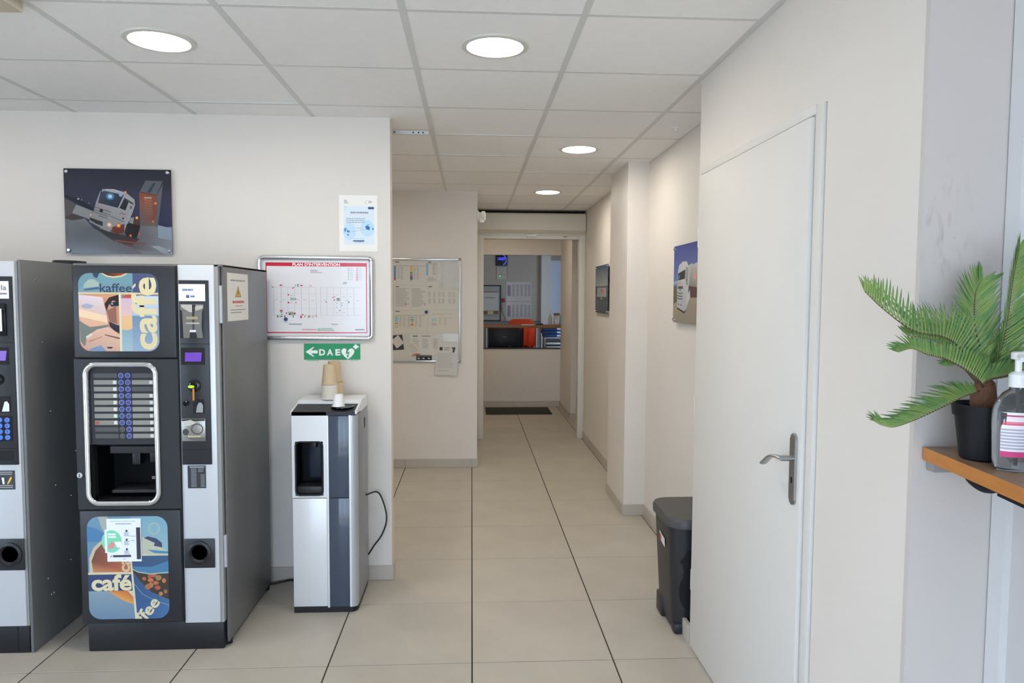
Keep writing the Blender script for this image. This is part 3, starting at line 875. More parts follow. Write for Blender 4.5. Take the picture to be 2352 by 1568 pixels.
# warning sheet on the side panel
ws = obj('warning_sheet', bx(-1.0575, -1.0565, 3.175, 3.462, 1.425, 1.637), mat('paper', (236, 236, 234), .6), label='white warning sheet with a yellow triangle on the side of the hot drinks machine', cat='notice')
p = Pr((0, 0, 200, 300), fX, 3.175, 1.425, 3.462, 1.637, -1.0564, 1, k=1.1)
p.rect(0, 0, 200, 300, (220, 218, 212)).lines(30, 40, 170, 60, 1, (140, 138, 136), ragged=0, h=.5, dash=1).poly([(100, 78), (130, 150), (70, 150)], (120, 100, 60)).poly([(100, 88), (124, 145), (76, 145)], (206, 162, 62)).rect(97, 108, 103, 135, (60, 50, 40))
p.lines(45, 174, 155, 192, 1, (190, 70, 70), ragged=0, h=.8, dash=1, seed=6).lines(70, 204, 140, 214, 1, (200, 110, 110), ragged=0).lines(25, 228, 175, 262, 2, (130, 128, 128), h=.3)
p.build('warning_print', ws)

# ---------------- snack machine, cut by the left edge of the picture
M1 = thing('snack_machine', 'grey snack vending machine cut by the left edge with a keypad and violet display', 'vending machine', (-2.3, 3.42, 0))
obj('body', bx(-2.75, -1.885, 3.145, 3.78, .03, 1.675), MACH, M1)
obj('side_panel', bx(-1.885, -1.873, 3.10, 3.775, .004, 1.682, bev=.0015), MACH, M1)
for y, z in ((3.2, 1.60), (3.24, 1.33), (3.28, 1.02), (3.30, .68), (3.42, .60), (3.40, .30), (3.22, .28), (3.24, .20), (3.26, .2), (3.47, .80)):
    bm = B(); lathe(bm, [(.0045, -1.8735), (.0035, -1.8705)], (0, y, z), 10, axis='X'); obj('rivet', bm, STEEL, M1)
for y in (3.14, 3.74):
    bm = B(); lathe(bm, [(.016, 0), (.016, .03)], (-1.90, y, 0), 12); obj('foot', bm, BLACKM, M1)
obj('glass_door', bx(-2.75, -2.09, 3.09, 3.145, .125, 1.678, bev=.006), BLACKG, M1)
st1 = obj('payment_strip', bx(-2.088, -1.896, 3.095, 3.145, .122, 1.676, bev=.004), SILV, M1)
obj('strip_edge', bx(-1.896, -1.887, 3.10, 3.145, .122, 1.676), GREYM, M1)
obj('plinth', bx(-2.74, -1.892, 3.105, 3.70, 0, .12, bev=.004), BLACK, M1)
obj('plinth_seam', bx(-1.942, -1.938, 3.1035, 3.106, 0.004, .118), BLACKM, M1)
obj('control_panel', bx(-2.06, -1.903, 3.0885, 3.10, .822, 1.612, bev=.002), DB, st1)
lb = obj('lit_label', bx(-2.02, -1.915, 3.0865, 3.089, 1.520, 1.592, bev=.0008), mat('bright_label', (236, 240, 245)), st1)
p = Pr((0, 0, 100, 66), fY, -2.02, 1.520, -1.915, 1.592, 3.0862, -1)
p.text('la', 72, 14, 92, 34, (70, 74, 86), .01).lines(66, 44, 94, 52, 1, (110, 112, 120), ragged=0, h=.9, dash=1)
p.build('lettering', lb)
rd = obj('card_reader', bx(-2.03, -1.928, 3.080, 3.089, 1.365, 1.50, bev=.003), BLACKG, st1)
obj('reader_screen', bx(-2.02, -1.942, 3.078, 3.0805, 1.385, 1.478), mat('reader_screen', (220, 222, 228), .3, emit=(225, 230, 240), estr=.3), rd)
p = Pr((0, 0, 100, 100), fY, -2.02, 1.385, -1.942, 1.478, 3.0778, -1)
p.rect(55, 4, 96, 10, (210, 190, 90)).rect(60, 20, 90, 45, (130, 120, 165)).rect(60, 72, 92, 92, (150, 170, 210))
p.build('screen_print', rd, PRINT_G)
d1 = obj('display_surround', bx(-2.04, -1.925, 3.0868, 3.089, 1.245, 1.318), BLACKM, st1)
obj('display', prism(B(), [(-2.03, 1.262), (-1.937, 1.262), (-1.931, 1.303), (-2.03, 1.303)], fY, 3.0852, 3.087), SCRP, d1)
bm = B(); lathe(bm, [(.022, 3.089), (.022, 3.082), (.014, 3.080)], (-1.97, 0, 1.183), 20, axis='Y'); kb = obj('key_reader', bm, BLACKG, st1)
bm = B(); lathe(bm, [(.012, 3.080), (.011, 3.0775)], (-1.969, 0, 1.184), 16, axis='Y'); obj('key_light', bm, mat('blue_glow', (50, 80, 220), .4, emit=(60, 95, 255), estr=.8), kb)
obj('panel_seam', bx(-2.06, -1.903, 3.0878, 3.089, 1.336, 1.339), BLACKM, st1)
obj('panel_seam', bx(-2.06, -1.903, 3.0878, 3.089, .889, .892), BLACKM, st1)
cr1 = obj('coin_return', bx(-1.972, -1.925, 3.0868, 3.089, 1.045, 1.112), BLACKM, st1)
bm = B(); prism(bm, [(-1.958, 1.049), (-1.928, 1.049), (-1.928, 1.08), (-1.936, 1.092), (-1.946, 1.09)], fY, 3.084, 3.0868); obj('coin_flap', bm, STEEL, cr1)
kpd = obj('keypad', bx(-2.01, -1.920, 3.0868, 3.089, .922, 1.03), BLACKM, st1)
keys = [['1', '2', '3'], ['4', '5', '6'], ['7', '8', '9'], ['C', 'E', 'C']]
for r in range(4):
    for c in range(3):
        x, z = -1.999 + c * .0300, 1.013 - r * .0246
        bm = B(); lathe(bm, [(.0105, 3.087), (.0105, 3.0835), (.0095, 3.0825)], (x, 0, z), 16, axis='Y')
        kk = obj('key', bm, mat('blue_key', (72, 110, 190), .4, emit=(70, 120, 230), estr=.35), kpd)
        if c:
            p = Pr((0, 0, 10, 10), fY, x - .004, z - .005, x + .004, z + .005, 3.0823, -1); p.text(keys[r][c], 1, 0, 9, 10, (30, 40, 80), .01); p.build('key_number', kk)
obj('note_slot', bx(-1.975, -1.922, 3.0868, 3.089, .842, .880), BLACKM, st1)
s1 = obj('instruction_sticker', bx(-2.02, -1.922, 3.0935, 3.0952, .716, .797), mat('sticker_dark', (52, 54, 58), .4), st1)
p = Pr((0, 0, 98, 81), fY, -2.02, .716, -1.922, .797, 3.0933, -1)
p.lines(30, 5, 94, 22, 2, (150, 150, 152), seed=2, ragged=.1, h=.5).lines(30, 62, 94, 78, 2, (150, 150, 152), seed=5, ragged=.1, h=.5).poly([(66, 55), (78, 30), (84, 26), (86, 32), (76, 52), (68, 60)], (206, 172, 70)).poly([(44, 30), (54, 30), (56, 58), (48, 58)], (220, 220, 222))
p.build('sticker_print', s1)
cp1 = obj('cup_return_plate', bx(-2.02, -1.893, 3.089, 3.096, .368, .504, bev=.003), DB, st1)
bm = B(); lathe(bm, [(.052, 3.089), (.052, 3.083), (.042, 3.080), (.035, 3.086), (.031, 3.092), (.022, 3.094)], (-1.952, 0, .437), 30, axis='Y'); obj('cup_ring', bm, BLACK, cp1)
bm = B(); prism(bm, rrect(-1.985, 3.50, -1.880, 3.66, .03, 6), fZ, 1.6825, 1.700)
bmesh.ops.bevel(bm, geom=[e for e in bm.edges if all(v.co.z > 1.699 for v in e.verts)], offset=.008, segments=3, affect='EDGES')
obj('antenna_box', bm, BLACK, label='small flat black device lying on top of the snack machine', cat='device')

# ================================================================== WATER COOLER
WC = thing('water_cooler', 'silver and dark grey floor standing water cooler beside the wall corner', 'water cooler', (-.705, 3.61, 0))
COOL_S = mat('cooler_silver', (226, 229, 233), .3, .1)
COOL_D = mat('cooler_dark', (70, 80, 96), .1)
COOL_G = mat('cooler_side', (150, 153, 160), .35, .4)
# carcass: plan outline with a rounded front right edge
out = [(-.860, 3.79), (-.860, 3.462), (-.580, 3.462), (-.558, 3.475), (-.549, 3.50), (-.549, 3.79)]
bm = B(); prism(bm, [(-.706, 3.79), (-.706, 3.462)] + out[2:], fZ, .03, .968)
box(bm, -.860, -.706, 3.562, 3.79, .03, .968); box(bm, -.860, -.706, 3.462, 3.562, .845, .968); box(bm, -.860, -.706, 3.462, 3.562, .03, .578); box(bm, -.860, -.844, 3.462, 3.562, .578, .845)
obj('carcass', bm, COOL_G, WC, smooth=50)
bm = B(); prism(bm, [(-.858, 3.785), (-.858, 3.450), (-.575, 3.450), (-.556, 3.47), (-.552, 3.50), (-.552, 3.785)], fZ, .0, .032); obj('base', bm, BLACK, WC)
# front: silver panel (two pieces around the recess), dark gloss column
XL, XR, RX0, RX1, RZ0, RZ1 = -.857, -.694, -.842, -.710, .580, .843
fp = boxs([(XL, XR, 3.440, 3.465, RZ1, .985), (XL, XR, 3.440, 3.465, .570, RZ0), (XL, RX0, 3.440, 3.465, RZ0, RZ1), (RX1, XR, 3.440, 3.465, RZ0, RZ1)])
up_p = obj('upper_panel', fp, COOL_S, WC, smooth=0)
obj('lower_panel', bx(XL, XR, 3.440, 3.465, .034, .5665, bev=.003), COOL_S, WC)
bm = boxs([(RX0, RX0 + .006, 3.463, 3.56, RZ0, RZ1), (RX1 - .006, RX1, 3.463, 3.56, RZ0, RZ1), (RX0, RX1, 3.554, 3.56, RZ0, RZ1), (RX0, RX1, 3.463, 3.56, RZ1 - .006, RZ1), (RX0, RX1, 3.463, 3.56, RZ0, RZ0 + .006)])
rc = obj('dispenser_recess', bm, mat('recess_black', (16, 18, 21), .5, spec=.12), WC, smooth=0)
# rounded black rim of the recess
bm = B(); tube(bm, [Vector((x, 3.441, z)) for x, z in rrect(RX0 + .002, RZ0 + .002, RX1 - .002, RZ1 - .002, .020, 6)], .0045, 8, closed=True); obj('recess_rim', bm, BLACK, rc)
obj('recess_back', bx(-.80, -.730, 3.53, 3.554, .64, .838, bev=.012, seg=3), mat('recess_blue_grey', (46, 53, 66), .4, spec=.2), rc)
obj('drip_tray', bx(RX0 + .006, RX1 - .006, 3.445, 3.554, .586, .625, bev=.006), BLACK, rc)
obj('tap', bx(-.778, -.752, 3.49, 3.53, .80, .838, bev=.004), BLACK, rc)
obj('silver_edge', bx(-.694, -.6835, 3.438, 3.465, .028, .968, bev=.002), COOL_S, WC)
obj('dark_column', bx(-.6830, -.588, 3.443, 3.465, .5685, .966, bev=.002), COOL_D, WC)
obj('dark_column', bx(-.6830, -.588, 3.443, 3.465, .030, .5655, bev=.002), COOL_D, WC)
obj('silver_edge', bx(-.5875, -.577, 3.438, 3.465, .030, .970, bev=.002), COOL_S, WC)
bm = B()
arc = [(-.577 + .026 * math.sin(math.radians(a)), 3.466 - .026 * math.cos(math.radians(a)) + 0.0) for a in range(0, 91, 15)]
prism(bm, arc + [(-.551, 3.50), (-.577, 3.50)], fZ, .030, .968); obj('corner_strip', bm, mat('cooler_corner', (186, 190, 194), .3, .4), WC, smooth=60)
# top: sloping control deck, raised rear
bm = B()
sec = [(3.440, .968), (3.440, .986), (3.565, 1.006), (3.565, .968)]
loft(bm, [[Vector((x, y, z)) for y, z in sec] for x in (-.857, -.556)]); dk = obj('control_deck', bm, BLACK, WC, smooth=0)
bm = B()
sec = [(3.565, .968), (3.565, 1.010), (3.60, 1.022), (3.76, 1.024), (3.79, 1.012), (3.79, .968)]
loft(bm, [[Vector((x, y, z)) for y, z in sec] for x in (-.860, -.549)]); obj('rear_top', bm, COOL_S, WC, smooth=0)
sec = [(3.44, .975), (3.44, .989), (3.565, 1.010), (3.565, .975)]
for x0, x1 in ((-.861, -.853), (-.558, -.549)):
    obj('deck_edge', loft(B(), [[Vector((x, y, z)) for y, z in sec] for x in (x0, x1)]), COOL_S, WC, smooth=0)
for x, y in ((-.83, 3.47), (-.81, 3.475), (-.785, 3.50), (-.76, 3.49), (-.74, 3.51), (-.80, 3.53), (-.755, 3.53)):
    z = .986 + (y - 3.44) * .16
    bm = B(); lathe(bm, [(.005, z - .001), (.005, z + .0012)], (x, y, 0), 10); obj('touch_key', bm, GREYD, dk)
bm = B(); lathe(bm, [(.056, 0), (.056, .0035), (.046, .004), (.042, .001)], (-.628, 3.515, .9985), 28); obj('cup_well', bm, BLACKG, dk)
bm = B(); prism(bm, [(3.672, .865), (3.70, .872), (3.70, .905), (3.688, .92), (3.672, .918)], fX, -.5495, -.5475); obj('side_grip', bm, BLACKM, WC)
cordm = mat('black_cable', (26, 26, 28), .5)
bm = B(); tube(bm, bez([(-.548, 3.72, .505), (-.50, 3.79, .500), (-.47, 3.80, .445), (-.452, 3.80, .353), (-.475, 3.80, .27), (-.52, 3.80, .205), (-.560, 3.80, .150), (-.585, 3.792, .20), (-.60, 3.791, .24)], 60), .0042, 8)
obj('power_cable', bm, cordm, WC)
bm = B(); tube(bm, bez([(-1.12, 3.78, .006), (-1.05, 3.805, .006), (-1.00, 3.815, .012), (-.96, 3.81, .02), (-.92, 3.80, .012), (-.87, 3.795, .006)], 30), .0055, 8)
obj('floor_cable', bm, cordm, label='black cable lying on the floor between the hot drinks machine and the cooler', cat='cable')
def cup(name, c, rb, rtp, h, m, label, cat='paper cup', group=None, band=None):
    """cup standing upside down"""
    x, y, z = c
    bm = B()
    lathe(bm, [(rb, z), (rb + .0018, z + .0015), (rb + .0015, z + .004), (rb - .0008, z + .005), (rtp, z + h), (rtp - .002, z + h), (rtp - .003, z + h - .004)], (x, y, 0), 28)
    return obj(name, bm, m, label=label, cat=cat, group=group)
kraft = mat('kraft_cup', (205, 184, 150), .6, var=.04, scale=20)
pale = mat('pale_cup', (222, 216, 202), .6)
cup('paper_cup', (-.711, 3.62, 1.0235), .0405, .0385, .072, pale, 'pale upside down paper cup at the bottom of the stack on the cooler', group='cups on the water cooler')
cup('paper_cup', (-.711, 3.62, 1.0960), .0385, .0285, .100, kraft, 'brown upside down paper cup on top of the front stack on the cooler', group='cups on the water cooler')
cup('paper_cup', (-.700, 3.705, 1.0240), .0415, .040, .075, kraft, 'brown paper cup behind the front stack on the cooler', group='cups on the water cooler')
cup('paper_cup', (-.704, 3.705, 1.0998), .0400, .030, .105, kraft, 'brown paper cup showing just above the front stack on the cooler', group='cups on the water cooler')
cup('plastic_cup', (-.645, 3.50, 1.0035), .030, .0215, .058, mat('white_cup', (240, 240, 238), .4), 'small white cup upside down over the well on the cooler deck', group='cups on the water cooler')

# ================================================================== THINGS ON THE CENTRAL WALL
YW = 3.85
def standoff_panel(name, label, fr, u0, v0, u1, v1, w, n, parts):
    """acrylic photo panel on four studs; fr(u, v, d), wall at d=w, room side sign n"""
    cu, cv = (u0 + u1) / 2, v0
    t = thing(name, label, 'picture', fr(cu, cv, w + n * .001))
    obj('panel', prism(B(), [(u0, v0), (u1, v0), (u1, v1), (u0, v1)], fr, w + n * .016, w + n * .020), mat('acrylic_edge', (60, 64, 70), .1), t, smooth=0)
    for u in (u0 + .016, u1 - .016):
        for v in (v0 + .016, v1 - .016):
            bm = B()
            ax = 'Y' if fr is fY else 'X'
            c = (u, 0, v) if ax == 'Y' else (0, u, v)
            a, b, e = sorted((w + n * .0005, w + n * .0265)), w + n * .0255, w + n * .0285
            lathe(bm, [(.0085, w + n * .0005), (.0085, w + n * .0265), (.006, w + n * .0285)], c, 16, axis=ax)
            obj('stud', bm, CHROME, t)
    return t
t = standoff_panel('truck_photo', 'night photo panel of a white truck leaning on a banked road above the machines', fY, -2.084, 1.751, -1.549, 2.182, YW, -1, 0)
p = Pr((95, 70, 1830, 1445), fY, -2.084, 1.751, -1.549, 2.182, YW - .0202, -1, k=.85)
sky = (44, 44, 64)
p.rect(95, 70, 1830, 1445, (40, 40, 56), (58, 60, 100)).poly([(95, 70), (1830, 70), (1830, 400), (95, 400)], [(38, 40, 58), (38, 40, 52), (42, 42, 60), (46, 46, 70)])
p.poly([(95, 530), (560, 760), (560, 700), (300, 540), (95, 500)], (26, 30, 44)).disc(320, 560, 14, 14, (200, 215, 230), 8).disc(375, 575, 9, 9, (150, 165, 190), 8).disc(490, 625, 10, 10, (120, 150, 170), 8)
p.poly([(95, 545), (270, 640), (220, 790), (400, 880), (210, 910), (95, 860)], (92, 86, 88))
p.poly([(280, 650), (560, 760), (520, 900), (215, 790)], (146, 150, 152)).poly([(215, 795), (400, 880), (210, 905), (110, 860)], (70, 60, 62))
p.poly([(95, 880), (220, 910), (420, 880), (560, 1040), (1200, 1340), (1360, 1445), (95, 1445)], [(110, 112, 118), (118, 120, 124), (130, 132, 134), (100, 104, 110), (110, 108, 114), (120, 120, 128), (84, 86, 92)])
p.poly([(560, 1030), (1830, 1000), (1830, 1445), (1360, 1445), (1180, 1350)], [(70, 70, 76), (140, 146, 156), (150, 156, 164), (150, 152, 158), (96, 92, 98)])
p.poly([(1600, 970), (1830, 1030), (1830, 1220), (1600, 1180)], (150, 166, 184)).poly([(1480, 1320), (1600, 1310), (1830, 1400), (1830, 1445), (1700, 1445)], (166, 176, 186))
p.poly([(520, 1000), (820, 1100), (1300, 1200), (1150, 1330), (860, 1230)], [(40, 38, 42), (36, 34, 38), (70, 44, 42), (110, 66, 62), (50, 48, 52)])
# trailer
p.poly([(1320, 430), (1420, 250), (1700, 255), (1590, 480)], (92, 96, 104)).poly([(1440, 440), (1540, 290), (1580, 290), (1490, 450)], (50, 56, 74))
p.poly([(1310, 440), (1600, 490), (1590, 800), (1560, 1020), (1310, 1010)], [(150, 76, 48), (140, 70, 46), (140, 66, 40), (110, 110, 106), (96, 100, 102)])
for i in range(9):
    yy = 520 + i * 42
    p.line((1385, yy), (1512, yy + 22), 20, (188 - i * 8, 112 - i * 4, 84 - i * 2))
p.poly([(1600, 480), (1700, 300), (1640, 760), (1600, 1000), (1560, 1020), (1595, 700)], (96, 98, 104)).rect(1390, 515, 1510, 545, (190, 150, 130))
p.poly([(1300, 980), (1600, 1000), (1600, 1200), (1330, 1200)], [(110, 110, 116), (130, 134, 140), (126, 128, 136), (110, 106, 112)])
# cab
p.poly([(680, 440), (760, 395), (900, 395), (1100, 450), (1230, 560), (1240, 640), (1200, 760), (1090, 1010), (1050, 1090), (850, 1080), (640, 1010), (490, 930), (500, 830), (560, 770), (610, 600)], [(168, 170, 176)] * 8 + [(150, 148, 150)] * 7)
p.poly([(690, 440), (760, 425), (1060, 490), (960, 700), (640, 620)], [(28, 34, 50), (60, 76, 100), (40, 48, 74), (22, 32, 50), (40, 54, 70)]).disc(838, 515, 70, 60, (70, 120, 170), 16).disc(838, 515, 36, 32, (196, 226, 240), 14)
p.poly([(760, 398), (900, 398), (1060, 450), (1060, 470), (900, 430), (760, 425)], (190, 190, 188)).disc(1010, 485, 30, 34, (150, 175, 215), 12)
p.poly([(1060, 555), (1140, 590), (1080, 740), (985, 700)], (20, 24, 26)).poly([(1065, 530), (1215, 620), (1215, 650), (1060, 560)], (50, 52, 60)).poly([(1165, 660), (1190, 670), (1175, 720), (1155, 705)], (110, 60, 50))
for i, (a, b, c_, d_) in enumerate(((585, 690, 850, 770), (575, 730, 830, 815), (565, 765, 800, 840), (640, 830, 780, 870))):
    p.line((a, b), (c_, d_), 13, (96, 94, 96))
p.disc(690, 748, 28, 30, (30, 36, 46), 14).path([(830, 830), (960, 890), (1060, 920)], 8, (60, 56, 58))
p.path([(625, 660), (650, 640), (640, 690), (700, 680), (760, 700), (830, 720)], 9, (190, 120, 130)).path([(980, 800), (1030, 770), (1050, 810), (1090, 790)], 10, (176, 90, 96)).disc(1040, 870, 14, 16, (40, 40, 50), 10)
p.poly([(500, 860), (710, 930), (705, 1000), (600, 960), (500, 900)], (40, 44, 42)).poly([(690, 1000), (830, 1050), (820, 1095), (660, 1030)], (150, 148, 150)).poly([(870, 1010), (1060, 960), (1050, 1090), (930, 1130), (840, 1070)], (110, 50, 36))
p.poly([(1100, 960), (1310, 900), (1310, 1010), (1250, 1190), (1080, 1160), (1060, 1080)], (26, 24, 28)).poly([(1150, 860), (1220, 850), (1200, 960), (1140, 940)], (150, 152, 152)).poly([(1220, 870), (1310, 850), (1310, 980), (1210, 960)], (90, 56, 50))
for x, y, r, c1, c2 in ((815, 975, 44, (220, 170, 150), (255, 246, 230)), (965, 985, 40, (214, 120, 50), (255, 214, 140)), (1090, 448, 26, (190, 110, 60), (240, 200, 150)), (1265, 858, 26, (214, 140, 70), (255, 224, 160)), (1155, 1150, 22, (196, 90, 50), (255, 160, 100)), (520, 820, 22, (196, 150, 120), (240, 210, 180)), (1575, 620, 26, (206, 110, 60), (240, 160, 100)), (1530, 918, 20, (190, 100, 60), (240, 150, 100)), (730, 410, 14, (120, 140, 190), (220, 235, 250)), (1300, 1120, 20, (200, 80, 60), (230, 110, 90))):
    p.disc(x, y, r, r, c1, 14).disc(x, y, r * .55, r * .55, c2, 12)
p.path([(900, 1230), (1150, 1260), (1390, 1280)], 18, (150, 84, 74))
p.build('photo_print', t, PRINT_G)

# information poster in a clear sleeve
t = thing('wall_notice', 'white notice with two pale blue circles above the framed plan', 'notice', (-.596, YW, 1.774))
obj('sheet', bx(-.697, -.497, YW - .002, YW - .0005, 1.774, 2.068), mat('sleeve', (226, 226, 222), .2), t)
p = Pr((612, 58, 885, 458), fY, -.697, 1.774, -.497, 2.068, YW - .0022, -1, k=1.2)
p.rect(612, 58, 885, 458, (226, 225, 221)).rect(645, 133, 862, 408, (206, 220, 230)).disc(685, 315, 46, 60, (182, 212, 232), 20).disc(812, 293, 50, 58, (180, 212, 233), 20).rect(645, 133, 660, 170, (190, 216, 232))
p.rect(818, 140, 860, 156, (52, 76, 116)).lines(648, 92, 680, 122, 3, (130, 130, 132), seed=2).ring(808, 108, 10, 12, 3, (170, 172, 174), 60, 300).lines(820, 98, 846, 116, 2, (120, 124, 130), seed=4)
p.lines(692, 176, 820, 186, 1, (110, 125, 150), h=.8, ragged=0, dash=1, seed=12).line((690, 190), (820, 186), 2, (206, 120, 126)).lines(662, 222, 838, 262, 3, (100, 122, 150), seed=6, h=.3, dash=1, ragged=.3)
p.poly([(648, 295), (665, 290), (660, 310), (650, 325)], (70, 120, 176)).poly([(664, 305), (688, 312), (682, 324), (668, 320)], (62, 110, 170)).poly([(666, 330), (684, 338), (672, 348)], (80, 130, 184)).poly([(796, 280), (812, 272), (832, 284), (826, 306), (806, 300)], (52, 104, 170)).poly([(800, 268), (830, 262), (820, 276)], (120, 170, 214)).poly([(845, 288), (858, 292), (852, 308)], (62, 110, 170))
p.line((698, 317), (800, 298), 1.6, (206, 120, 130)).lines(735, 290, 765, 298, 1, (216, 130, 134), ragged=0).lines(715, 366, 790, 374, 1, (170, 184, 196), ragged=0).rect(710, 378, 790, 387, (66, 90, 128)).lines(722, 390, 778, 398, 1, (150, 160, 170), ragged=0)
p.build('notice_print', t)

# framed intervention plan
FP = thing('framed_plan', 'framed building plan with red border hanging beside the hot drinks machine', 'framed plan', (-.815, YW, 1.305))
u0, u1, v0, v1 = -1.121, -.518, 1.305, 1.750
RAIL = mat('frame_alu', (214, 217, 220), .22, .85)
for a, b, nm in (((u0 + .03, v1 - .011), (u1 - .03, v1 - .011), 0), ((u0 + .03, v0 + .011), (u1 - .03, v0 + .011), 0), ((u0 + .011, v0 + .03), (u0 + .011, v1 - .03), 1), ((u1 - .011, v0 + .03), (u1 - .011, v1 - .03), 1)):
    bm = B(); tube(bm, [Vector((a[0], YW - .0125, a[1])), Vector((b[0], YW - .0125, b[1]))], .0118, 16); obj('frame_rail', bm, RAIL, FP, smooth=60)
for cx, cz, a in ((u0, v0, 180), (u1, v0, 270), (u1, v1, 0), (u0, v1, 90)):
    ccx, ccz = cx + (.032 if cx == u0 else -.032), cz + (.032 if cz == v0 else -.032)
    bm = B(); tube(bm, [Vector((ccx + .021 * math.cos(math.radians(a + k * 11.25)), YW - .0125, ccz + .021 * math.sin(math.radians(a + k * 11.25)))) for k in range(9)], .0124, 14); obj('frame_corner', bm, CHROME, FP, smooth=60)
obj('backing', bx(u0 + .012, u1 - .012, YW - .008, YW - .001, v0 + .012, v1 - .012), GREYM, FP)
p = Pr((45, 130, 1530, 1190), fY, u0 + .018, v0 + .016, u1 - .016, v1 - .018, YW - .0082, -1, k=1.2)
p.rect(45, 130, 1530, 1190, (214, 214, 218))
red = (188, 40, 60)
p.rect(105, 178, 1480, 228, red).rect(105, 228, 118, 1135, red).rect(1466, 228, 1480, 1135, red).rect(105, 1122, 1480, 1136, red)
p.text("PLAN D'INTERVENTION", 468, 184, 1112, 222, (240, 232, 232), .03)
p.lines(710, 276, 872, 325, 3, (130, 130, 136), h=.4, seed=2, ragged=.4).lines(1150, 440, 1212, 472, 2, (130, 130, 136), h=.5, seed=3)
gr = (150, 150, 156); gl_ = (186, 186, 192)
for x in (210, 310, 400, 495, 585, 690, 785, 845, 930, 1020, 1120, 1210, 1300):
    p.line((x, 512), (x, 892), 3.2 if x in (210, 310, 585, 845, 1300) else 2.2, gr)
for y in (512, 600, 800, 892):
    p.line((210, y), (790, y), 2.0, gr if y in (512, 892) else gl_).line((845, y), (1400, y), 2.0, gr if y in (512, 892) else gl_)
R = random.Random(11); gn = (70, 150, 104)
for x, y, w, h, c in ((200, 512, 22, 10, red), (310, 485, 34, 14, red), (588, 488, 34, 14, red), (710, 492, 38, 8, (206, 120, 126)), (508, 484, 14, 12, red), (540, 486, 16, 34, gn), (470, 525, 16, 14, red), (488, 510, 12, 12, gn), (410, 615, 16, 18, red), (505, 673, 18, 14, red), (410, 720, 18, 22, red), (512, 720, 18, 12, (206, 90, 100)),
                      (310, 830, 42, 14, red), (312, 850, 30, 14, gn), (318, 882, 16, 16, gn), (308, 910, 34, 12, (150, 50, 50)), (262, 908, 18, 34, gn), (356, 908, 16, 34, gn), (378, 863, 16, 20, red), (445, 865, 70, 40, (140, 160, 140)), (425, 880, 24, 12, red), (492, 870, 22, 26, red), (472, 910, 16, 26, gn), (578, 915, 24, 32, red), (600, 884, 16, 16, red), (630, 908, 16, 28, (120, 180, 150)), (682, 912, 20, 34, (210, 110, 120)), (700, 905, 14, 16, (210, 130, 136)), (738, 910, 14, 30, (130, 190, 160)), (784, 900, 12, 34, (206, 110, 120)),
                      (460, 672, 56, 34, (150, 176, 160)), (1085, 675, 44, 40, (130, 150, 140)), (1012, 650, 16, 10, red), (1034, 640, 14, 10, red), (1034, 682, 18, 12, red), (920, 712, 16, 10, red), (1230, 705, 16, 16, gn), (1230, 718, 12, 10, red), (1103, 826, 18, 12, (206, 90, 100)), (1066, 728, 10, 12, (110, 130, 190)), (1066, 782, 10, 12, (110, 130, 190)), (1133, 724, 12, 12, (110, 130, 190)), (1133, 756, 12, 12, (110, 130, 190))):
    p.rect(x - w / 2, y - h / 2, x + w / 2, y + h / 2, c, new=False)
for x, y in ((250, 682), (352, 682), (308, 710), (458, 625), (540, 682), (632, 684), (740, 690), (455, 728), (1072, 618), (1065, 856), (1162, 856), (1360, 690), (1165, 640), (1255, 640), (905, 690), (1205, 690)):
    p.lines(x - 20, y - 6, x + 20, y + 8, 2, (160, 160, 168), h=.4, seed=x)
p.layer += 1
for i in range(7):
    p.rect(1218, 250 + i * 25, 1238, 258 + i * 25, (90, 170, 120) if i else (140, 140, 140), new=False).rect(1250, 252 + i * 25, 1290, 257 + i * 25, (170, 172, 176), new=False).rect(1336, 250 + i * 25, 1352, 262 + i * 25, (206, 120, 110) if i < 3 else red, new=False).rect(1362, 253 + i * 25, 1410, 258 + i * 25, (180, 180, 184), new=False)
p.lines(412, 1006, 584, 1022, 1, (130, 130, 136), h=.8, ragged=0, dash=1).lines(990, 1008, 1080, 1022, 1, (150, 150, 156), h=.8, ragged=0, dash=1).lines(588, 1080, 785, 1092, 1, (214, 120, 124), h=.8, ragged=0, dash=1).rect(800, 1068, 838, 1104, (140, 200, 160)).lines(845, 1066, 1005, 1076, 1, (120, 180, 140), h=.8, ragged=0).lines(845, 1090, 1030, 1100, 1, (130, 140, 136), h=.8, ragged=0).lines(1318, 1080, 1440, 1096, 1, (100, 100, 106), h=.8, ragged=0, dash=1)
p.build('plan_print', FP, PRINT_G)
bm = B(); lathe(bm, [(.0095, YW - .0125), (.0095, YW - .020), (.008, YW - .0215)], (-.977, 0, 1.4155), 18, axis='Y')
obj('round_magnet', bm, mat('magnet_blue', (46, 52, 112), .3), label='round blue magnet on the lower left of the framed plan', cat='magnet')

